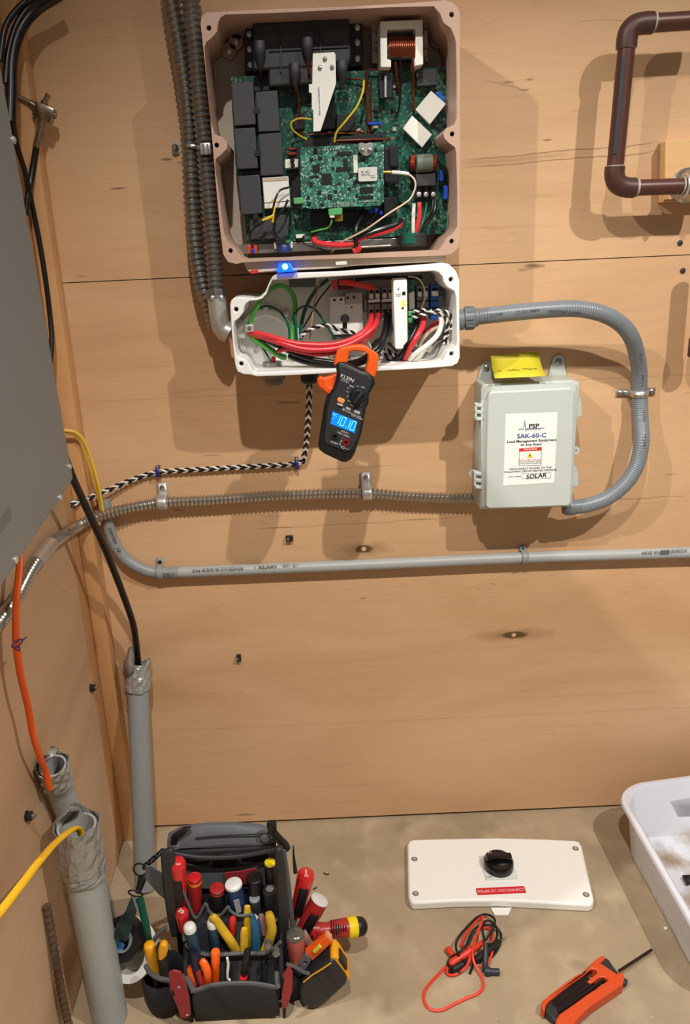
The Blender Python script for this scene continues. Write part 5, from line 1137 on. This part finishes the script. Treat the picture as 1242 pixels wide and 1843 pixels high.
# padded carry handle
hd = B()
sec = []
for i in range(9):
    t = i/8; x = 304+t*192
    yt = 1497-16*math.sin(math.pi*min(1, max(0, .1+.8*t)))-3*t; yb = 1543-14*t+0
    p = W(x, yt+4, .345); q = W(x, yb-4, .345); m_ = (p+q)/2; h = (p.z-q.z)/2+.003
    if i in (0, 8): h *= .6
    sec.append([m_+Vector((0, -.016*math.cos(a), h*math.sin(a))) for a in [2*math.pi*k/14 for k in range(15)]])
hd.grid(sec)
bmesh.ops.holes_fill(hd.bm, edges=[e for e in hd.bm.edges if e.is_boundary], sides=0)
hn = hd.out('carry_handle', m_hand, bag)
B().tube([W(x, y, .362) for x, y in [(352,1508),(400,1504),(450,1502),(490,1500)]], .0012, 6, 4).out('handle_seam', m_dark, hn)
for (x, y, r_) in [(314,1524,.009), (477,1509,.0085)]:
    c = W(x, y, .363); B().lathe(c+Y*.012, c-Y*.003, [(0, r_), (.012, r_), (.015, r_*.6)], 16).out('handle_rivet', pm('grey_plastic', (104, 106, 108), .4), hn)
for l in ([(307,1508),(330,1494),(345,1492),(322,1510),(318,1524),(306,1524)],): BG(l, .366, .01, 'handle_end_cap', m_black, .003)
B().tube([W(x, y, .372) for x, y in [(487,1482),(490,1495),(500,1508),(512,1520),(516,1528)]], .0068, 10, 4).out('strap_buckle', m_black, bag)
B().box(W(490, 1487, .375), (.014, .01, .018), bev=.002).out('strap_buckle', m_black, bag)
B().tube([W(x, y, .365) for x, y in [(310,1535),(350,1542),(400,1543),(450,1538),(496,1528)]], .0042, 10, 5).out('frame_bar', m_dark, bag)
# uprights
for l, nm in (([(288,1537),(310,1530),(314,1545),(317,1600),(322,1683),(318,1689),(308,1689),(301,1660),(292,1600)], 'left'), ([(494,1530),(508,1528),(514,1560),(520,1640),(520,1700),(506,1715),(500,1690),(497,1600)], 'right')):
    BG(l, .405, .012, 'upright_strap', m_dark, .004)
B().tube([W(x, y, .39) for x, y in [(510,1530),(516,1570),(522,1620),(527,1680)]], .004, 8, 4, flat=.5).out('side_strap', m_trim, bag)
B().tube([W(x, y, .36) for x, y in [(528,1522),(529,1545),(532,1570)]], lambda t: .001+.003*t, 6, 3).out('strap_tip', m_black, bag)
BG([(262,1558),(270,1560),(300,1578),(298,1620),(285,1610),(268,1590),(260,1580)], .385, .003, 'side_strap', m_trim, .001)
# left side pouch, right side pouch
def pouch(cx, cy, d, rx, h, name='side_pouch'):
    c = W(cx, cy, d); rows = []
    for z_, s_ in ((0, .86), (h*.5, 1.0), (h, 1.05)):
        rows.append([Vector((c.x+rx*s_*math.cos(a), c.y+.035*s_*math.sin(a), .002+z_)) for a in [2*math.pi*k/16 for k in range(17)]])
    return B().grid(rows).out(name, m_fab, bag, solid=.003)
pouch(300, 1790, .415, .034, .070); pouch(528, 1800, .395, .030, .07)
B().tube([W(x, y, .45) for x, y in [(262,1738),(272,1752),(290,1762),(312,1765)]], .004, 8, 4).out('pouch_binding', m_trim, bag)
B().tube([W(x, y, .41) for x, y in [(300,1668),(285,1680),(274,1700),(266,1715)]], .0035, 8, 4).out('pouch_binding', m_hand, bag)
B().tube([W(x, y, .44) for x, y in [(515,1735),(530,1740),(548,1750),(570,1756)]], .0032, 8, 4).out('pouch_binding', m_trim, bag)
# maroon tabs
lt_ = lab(BG([(303,1752),(312,1747),(325,1750),(334,1768),(341,1800),(343,1828),(334,1834),(325,1832),(317,1810),(306,1784)], .472, .004, 'tab', m_rpad, .0015), 'maroon tab')
BG([(309,1782),(313,1786),(314,1793),(310,1791)], .473, .001, 'tab_slot', m_hole, 0, lt_)
lab(BG([(520,1738),(527,1752),(526,1785),(518,1812),(508,1818),(507,1790),(512,1765),(508,1757)], .472, .004, 'tab', m_rpad, .0015), 'maroon tab')
for (x, y, d) in [(322,1776,.473), (337,1826,.473)]:
    c = W(x, y, d); B().cyl(c, c-Y*.001, .0022, 10).out('rivet', m_zinc, lt_)
for (x, y) in [(482,1706),(497,1720)]:
    c = W(x, y, .452); B().lathe(c+Y*.012, c, [(0, .0055), (.01, .0065), (.012, .004)], 14).out('snap_button', m_steel_dark, bag)

# ------------------------------------------------------------------ the tools in it
def tool(name, label, cat, top, bot, r, mat, cap=None, prof='round', shaft=True, capname='end_cap', caplen=.006, grip=None, ring=None, group=None):
    a = W(*top); b_ = W(*bot); t = thing(name, label, cat, b_, group); L_ = (b_-a).length; ax = (b_-a).normalized()
    if prof == 'dome': pr = [(0, r*.3), (.002, r*.7), (.006, r*.95), (.012, r), (L_*.55, r*.9), (L_*.8, r*.78), (L_, r*.7)]
    elif prof == 'flat': pr = [(0, r*.9), (.0012, r), (L_*.4, r), (L_*.7, r*.88), (L_, r*.8)]
    else: pr = [(0, r*.55), (.002, r*.88), (.005, r), (L_*.5, r*.96), (L_, r*.85)]
    h = B().lathe(a, b_, pr, 20).out('handle', mat, t)
    if cap: lab(B().lathe(a-ax*.0008, a+ax*caplen, [(0, r*.80), (.001, r*.97), (caplen, r*1.03)] if prof == 'flat' else [(0, r*.5), (.002, r*.86), (.005, r*1.0), (caplen, r*1.03)], 20).out(capname, cap, t), cap.name.replace('_', ' ')+' cap')
    if ring: lab(B().lathe(a+ax*caplen, a+ax*(caplen+.003), [(0, r*1.04), (.003, r*1.05)], 20).out('ring', ring, t), ring.name.replace('_', ' '))
    if grip:
        u = Vector((0, -1, 0)); u = (u-ax*u.dot(ax)).normalized(); c = a+ax*(L_*.60)+u*(r*.80)
        v = ax.cross(u); m3 = Matrix((v, ax, u)).transposed()
        lab(B().box(c, (r*1.05, L_*.62, r*.5), rot=m3, bev=r*.22).out('grip_insert', grip, t), 'black grip')
    if shaft: B().cyl(b_-ax*.004, b_+ax*.025, r*.30, 10).out('shaft', m_zinc, t)
    return t
m_rh = pm('bright_red', (206, 34, 36), .25, coat=.5); m_wc = pm('white', (228, 228, 220), .4); m_bh = pm('navy_blue', (28, 50, 96), .35); m_teal = pm('teal', (30, 64, 80), .4)
m_yh = pm('worn_yellow', (204, 164, 36), .5, 0, .25, 120); m_or = pm('bright_orange', (244, 96, 20), .4); m_yc = pm('yellow', (236, 206, 20), .4); m_am = pm('amber_yellow', (236, 164, 24), .4)
m_gy = pm('grey', (130, 134, 140), .45); m_ye2 = pm('orange_yellow', (240, 150, 40), .4); m_dr = pm('dull_red', (168, 40, 40), .35)
tool('screwdriver', 'red screwdriver with black side grip, tallest at the left of the bag', 'screwdriver', (319,1546,.395), (326,1640,.39), .0135, m_rh, None, 'dome', grip=m_black)
tool('screwdriver', 'plain red screwdriver with an orange ring under its cap', 'screwdriver', (350,1578,.375), (354,1660,.37), .0110, m_dr, m_rh, 'flat', caplen=.008, ring=m_ye2)
tool('screwdriver', 'black screwdriver with a flat red cap', 'screwdriver', (391,1598,.385), (392,1665,.38), .0125, m_black, m_dr, 'flat', caplen=.007)
nd = tool('nut_driver', 'thick navy blue handle with a white cap', 'nut driver', (420,1590,.385), (436,1668,.38), .0140, m_bh, m_wc, 'flat', caplen=.004)
lab(BG([(420,1622),(430,1619),(435,1641),(426,1645)], .4005, .002, 'size_sticker', m_gy, .0004, nd), 'pale size sticker')
tool('screwdriver', 'thick black handle with a grey emblem on its end', 'screwdriver', (458,1578,.372), (461,1640,.37), .0130, m_black, None, 'flat')
tool('marker_pen', 'black handle with a small grey cap, in front of the emblem handle', 'pen', (458,1616,.385), (464,1665,.382), .0088, m_dark, m_gy, 'flat', caplen=.003)
hxh = tool('nut_driver', 'black handle with a hexagonal hole in its end', 'nut driver', (485,1600,.38), (489,1660,.375), .0112, m_dark, None, 'flat')
c = W(485.5, 1600, .382); u = (W(489, 1660, .375)-W(485, 1600, .38)).normalized(); B().lathe(c-u*.001, c, [(0, .0068), (.001, .0068), (.001, .0048), (.0004, .0045)], 6).out('hex_socket', m_zinc, hxh)
tool('screwdriver', 'slim black handle with a bright yellow cap at the back right', 'screwdriver', (486,1551,.362), (488,1612,.36), .0092, m_black, m_yc, 'flat', caplen=.004)
sm_ = tool('pocket_screwdriver', 'short red handle marked with a white cross, under the tall red one', 'screwdriver', (327,1636,.408), (330,1672,.405), .0110, m_rh, None, 'dome')
c = W(326, 1640, .421); B().box(c, (.009, .0012, .0022)).out('cross_mark', m_wc, sm_); B().box(c, (.0022, .0012, .010)).out('cross_mark', m_wc, sm_)
tool('screwdriver', 'teal handle with a white tip, the left one of two', 'screwdriver', (340,1664,.43), (356,1728,.43), .0098, m_teal, m_wc, 'round', caplen=.012)
tool('screwdriver', 'teal handle with a white tip, the right one, behind the orange tool', 'screwdriver', (382,1656,.413), (390,1722,.412), .0092, m_teal, m_wc, 'round', caplen=.012)
def bent(name, label, cat, paths, r, mat, flat=.75, pname='handle', rad=None):
    t = thing(name, label, cat, W(*paths[-1][-1]))
    for p in paths: B().tube([W(*q) for q in p], rad or (lambda f: r*(.72+.28*min(1, f*8)) if f < .5 else r), 12, 6, flat=flat).out(pname, mat, t)
    return t
bent('pliers', 'worn yellow pliers with crossed curved handles behind the front pocket', 'pliers', [[(380,1648,.415),(388,1656,.416),(402,1675,.418),(416,1695,.42),(432,1722,.41)], [(484,1642,.412),(487,1658,.416),(489,1675,.418),(484,1695,.416),(472,1722,.408)]], .0078, m_yh)
bent('pliers', 'narrow pliers with straight yellow handles between the curved pair', 'pliers', [[(445,1631,.395),(446,1660,.397),(446,1690,.4),(445,1722,.4)], [(440,1671,.416),(440,1690,.417),(440,1710,.417),(440,1728,.415)]], .0066, m_yh)
tool('screwdriver', 'small glossy red handle right of the long yellow plier handle', 'screwdriver', (419,1650,.408), (417,1690,.405), .0062, m_rh, None, 'dome')
bt = bent('wire_stripper', 'blue-handled stripper squeezed between yellow handles', 'wire stripper', [[(457,1648,.408),(460,1670,.411),(461,1690,.411),(460,1724,.408)]], .0070, pm('sea_blue', (32, 92, 130), .4))
lab(BG([(459,1646),(465,1652),(462,1656)], .416, .002, 'white_chip', m_wc, .0003, bt), 'white chip')
bent('wooden_stick', 'dull pinkish stick beside the blue stripper handle', 'stick', [[(470,1646,.405),(473,1662,.407),(476,1680,.406)]], .0055, pm('dull_pink', (150, 112, 112), .6))
tool('orange_tube', 'straight orange tube standing in the front pocket', 'tube', (388,1712,.438), (388,1785,.436), .0072, m_or, None, 'flat', shaft=False)
sn = bent('cable_cutter', 'bright orange cutter handles spread at the left of the front pocket', 'cutter', [[(361,1728,.446),(368,1736,.45),(373,1752,.452),(373,1785,.446)], [(341,1740,.446),(344,1752,.449),(352,1768,.45),(358,1788,.446)]], .0072, m_or)
lab(B().tube([W(348,1712,.446), W(352,1738,.45), W(360,1768,.452)], .0068, 10, 4).out('inner_jaw', pm('dark_navy', (28, 24, 52), .4), sn), 'dark inner part'); lab(B().tube([W(356,1748,.456), W(364,1772,.455)], .0042, 8, 1).out('inner_spring', m_dr, sn), 'dark red spring')
tag(B().tube([W(*p) for p in [(409,1724,.45),(411,1736,.45),(410,1748,.45),(410,1760,.45),(414,1764,.45)]], .0021, 8, 5).out('white_hook', m_wc), 'thin white bent wire hook in the front pocket', 'hook')
pk = tool('precision_screwdriver', 'slim black screwdriver with a red neck leaning in the front pocket', 'screwdriver', (446,1708,.445), (437,1762,.447), .0056, m_black, None, 'round')
lab(B().lathe(W(438, 1757, .449), W(436.5, 1765, .449), [(0, .0062), (.007, .0066)], 14).out('neck', m_rh, pk), 'red neck')
tool('folding_knife', 'yellow-orange knife handle at the far left, tilted left', 'knife', (268,1698,.425), (280,1752,.422), .0095, m_am, None, 'round', shaft=False)
kn2 = tool('folding_knife', 'yellow-orange topped grey knife upright beside the left maroon tab', 'knife', (291,1700,.435), (300,1768,.43), .0098, m_dark, None, 'round', shaft=False)
lab(BG([(284,1712),(287,1703),(293,1700),(300,1703),(302,1710),(300,1722),(292,1731),(284,1729)], .4475, .012, 'top_cover', m_am, .003, kn2), 'amber top')
# right side tools
tr = tool('nut_driver', 'glossy red handle with black grip, tallest on the right side of the bag', 'nut driver', (553,1566,.335), (534,1645,.345), .0150, m_rh, None, 'dome', grip=m_black)
lab(BG([(549,1566),(552,1566),(553,1577),(550,1577)], .3525, .001, 'white_mark', m_wc, 0, tr), 'white mark')
t2_ = tool('nut_driver', 'dull red handle with a silver slotted end cap', 'nut driver', (576,1618,.36), (545,1675,.37), .0155, m_dr, pm('silver', (206, 206, 206), .3), 'flat', caplen=.003, grip=m_black)
t3_ = tool('nut_driver', 'pinkish handle ending in a round grey metal cap, below the silver-capped one', 'nut driver', (531,1678,.42), (534,1728,.415), .0150, pm('faded_red', (176, 84, 76), .4), pm('polished_grey', (120, 116, 108), .2, .6), 'round', caplen=.007)
yk = thing('screwdriver', 'red and black handle with yellow collar sticking out to the right of the bag', 'screwdriver', W(590, 1678, .36))
a, b_ = W(660, 1666, .345), W(566, 1676, .365)
lab(B().lathe(a, b_, [(0, .006), (.002, .0105), (.007, .0150), (.016, .0160), (.022, .0155)], 22).out('end_cap', m_black, yk), 'black end cap')
lab(B().lathe(a+(b_-a).normalized()*.019, b_, [(0, .0166), (.002, .0176), (.015, .0170), (.0165, .0155)], 22).out('collar', m_yc, yk), 'yellow collar')
B().lathe(a+(b_-a).normalized()*.033, b_, [(0, .0155), (.010, .0158), (.025, .0145), (.040, .012), (.056, .014), (.066, .0145)], 18).out('handle', m_dr, yk)
b = B(); dd_ = (b_-a).normalized()
for k in range(7):
    c = a+dd_*(.038+.0042*k)+Vector((0, -.004, .0075)); b.box(c, (.0022, .022, .014), bev=.0008)
lab(b.out('ribbed_grip', m_black, yk), 'black ribbed grip')
B().tube([b_+Vector((.006, 0, .004)), b_+Vector((-.010, -.002, .006)), b_+Vector((-.02, -.004, -.01)), b_+Vector((-.018, -.006, -.03))], .0125, 12, 4).out('grip_nose', m_dr, yk)
tag(B().prism(pw([(541,1680),(550,1675),(566,1704),(556,1708)], .41), (0, .003, 0)).out('steel_blade', m_zinc), 'short bright steel blade next to the grey-capped handle', 'blade')
lv = thing('torpedo_level', 'small bright orange level clipped at the right side of the bag', 'level', W(575, 1705, .42))
B().prism(pw([(549,1716),(586,1686),(592,1689),(597,1697),(562,1730),(558,1722)], .428), (0, .010, 0)).out('frame', m_or, lv, bev=.001)
lab(B().tube([W(566,1712,.430), W(576,1702,.430)], .0038, 10, 1).out('vial', pm('vial_yellow', (214, 190, 70), .2), lv), 'yellow vial')
lab(B().prism(pw([(586,1686),(590,1684),(598,1692),(594,1698)], .427), (0, .011, 0)).out('end_cap', pm('pale_wood', (214, 160, 116), .6), lv), 'pale end')
cl = tag(B().prism(pw([(537,1735),(550,1718),(562,1726),(552,1744),(543,1748)], .43), (0, .008, 0), [circ(W(549, 1733, .43), .003, 10)]).out('belt_clip', m_hand, bev=.001), 'grey metal belt clip between the orange level and the tape measure', 'clip')
# tape measure
tm = thing('tape_measure', 'black tape measure with a yellow edge hanging at the right of the bag', 'tape measure', W(585, 1800, .41))
ol = [(538,1792),(540,1775),(548,1762),(570,1745),(592,1732),(600,1728),(608,1738),(622,1756),(627,1766),(622,1775),(600,1795),(578,1812),(565,1818),(553,1815),(543,1806)]
B().prism(pw(ol, .445), (0, .040, 0)).out('case', pm('black_rubber_case', (34, 36, 40), .5, 0, .1), tm, bev=.006)
lab(B().prism(pw([(592,1730),(597,1722),(606,1721),(612,1727),(630,1757),(631,1764),(625,1770),(621,1762),(609,1742),(601,1732)], .440), (0, .034, 0)).out('yellow_edge', m_am, tm, bev=.003), 'yellow edge')
lab(B().prism(pw([(608,1728),(613,1724),(626,1744),(622,1748)], .4405), (0, .02, 0)).out('lock_button', m_black, tm, bev=.001), 'black lock')
for l in ([(566,1758),(568,1756),(592,1795),(590,1797)], [(583,1745),(585,1743),(608,1780),(606,1782)]): B().prism(pw(l, .446), (0, .002, 0)).out('case_groove', m_dark, tm)
B().tube([W(x, y, .449) for x, y in [(546,1768),(562,1755),(580,1744),(596,1733)]], .0012, 6, 4).out('case_trim', m_am, tm)
# tape rolls, strap and carabiner at the left
tr_ = thing('tape_roll', 'roll of white tape leaning at the left of the bag, partly behind the fat pipe', 'tape roll', W(235, 1740, .36))
def roll(c, n, ro, ri, w, name, mat, par):
    n = Vector(n).normalized(); return B().lathe(c-n*w/2, c+n*w/2, [(0, ri), (0, ro), (w, ro), (w, ri), (0, ri)], 36).out(name, mat, par)
roll(W(233, 1708, .396), (-.35, -.8, .5), .049, .036, .020, 'tape', m_wc, tr_)
tk = thing('tape_roll', 'roll of black electrical tape hung on a green strap beside the bag', 'tape roll', W(225, 1690, .40))
roll(W(224, 1688, .41), (-.35, -.8, .5), .034, .019, .019, 'tape', m_black, tk)
lab(roll(W(223, 1688, .413), (-.35, -.8, .5), .0195, .0165, .0205, 'core', m_gy, tk), 'grey core'); 
lab(B().prism(pw([(208,1692),(216,1695),(224,1702),(219,1712),(211,1710)], .425), (0, .002, 0)).out('core_label', pm('sky_blue', (60, 140, 210), .5), tk), 'blue label')
gs = tag(B().grid([[W(237,1612,.385), W(252,1618,.385)], [W(226,1640,.40), W(246,1640,.40)], [W(210,1662,.43), W(238,1668,.425)], [W(205,1688,.44), W(228,1694,.44)]]).out('green_strap', pm('dark_green_tape', (12, 28, 24), .4), smooth_=False, solid=.0015), 'dark green strap that holds the black tape roll, its wide end', 'strap')
tag(B().tube([W(252,1616,.39), W(258,1645,.40), (W(264,1672,.41)), W(267,1700,.41)], .0065, 8, 5, flat=.25).out('green_strap', pm('shiny_green_tape', (18, 74, 52), .25)), 'narrow shiny green strap running down behind the yellow knife', 'strap')
cb_ = thing('carabiner', 'black key ring and swivel clip hanging from the left corner of the bag', 'clip', W(252, 1600, .38))
c = W(252, 1565, .372); B().tube([c+Vector((.0105*math.cos(a), 0, .0125*math.sin(a))) for a in [2*math.pi*k/18 for k in range(18)]], .0015, 8, 2, closed=True).out('ring', m_black, cb_)
B().tube([W(256,1580,.375), W(253,1592,.378), W(248,1606,.382)], lambda t: .0075*(1-.4*t), 10, 4).out('swivel', m_black, cb_)
c = W(244, 1608, .385); B().tube([c+Vector((.011*math.cos(a), 0, .006*math.sin(a)-.3*.011*math.cos(a))) for a in [2*math.pi*k/16 for k in range(16)]], .0014, 8, 2, closed=True).out('ring', m_black, cb_)
ch = thing('bag_chain', 'short black chain linking the key ring to the bag handle', 'chain', W(275, 1550, .37))
for k in range(5):
    t = k/4; c = W(262+t*28, 1558-t*24, .372); ang = .7+(.9 if k % 2 else 0)
    B().tube([c+Vector((.0065*math.cos(a)*math.cos(.75), .004*math.sin(a)*(1 if k % 2 else .2), .0065*math.cos(a)*math.sin(.75)+.004*math.sin(a)*(.3 if k % 2 else 1))) for a in [2*math.pi*j/12 for j in range(12)]], .0017, 6, 2, closed=True).out('link', m_black, ch)

# repeats of one kind carry one group
GROUPS = {'screwdriver': 'screwdrivers in the tool bag', 'nut_driver': 'nut drivers in the tool bag', 'pliers': 'yellow pliers in the tool bag', 'folding_knife': 'knives in the left side pouch',
          'floor_conduit': 'grey pipes rising from the floor', 'flexible_conduit': 'pair of large ribbed conduits', 'conduit_strap': 'one-hole straps on the conduits', 'cable_staple': 'blue staples on the braided wire',
          'nut': 'black nuts on the side wall', 'wall_clip': 'small black clips on the wall', 'wall_screw': 'screws under the wooden block', 'black_cable': 'black cables in the corner', 'brown_pipe': 'brown pipework',
          'test_lead': 'test leads on the floor', 'tape_roll': 'tape rolls beside the bag', 'green_strap': 'green straps of the tape roll'}
for o in C.objects:
    k = o.name.split('.')[0]
    if o.parent is None and k in GROUPS and 'label' in o: o['group'] = GROUPS[k]
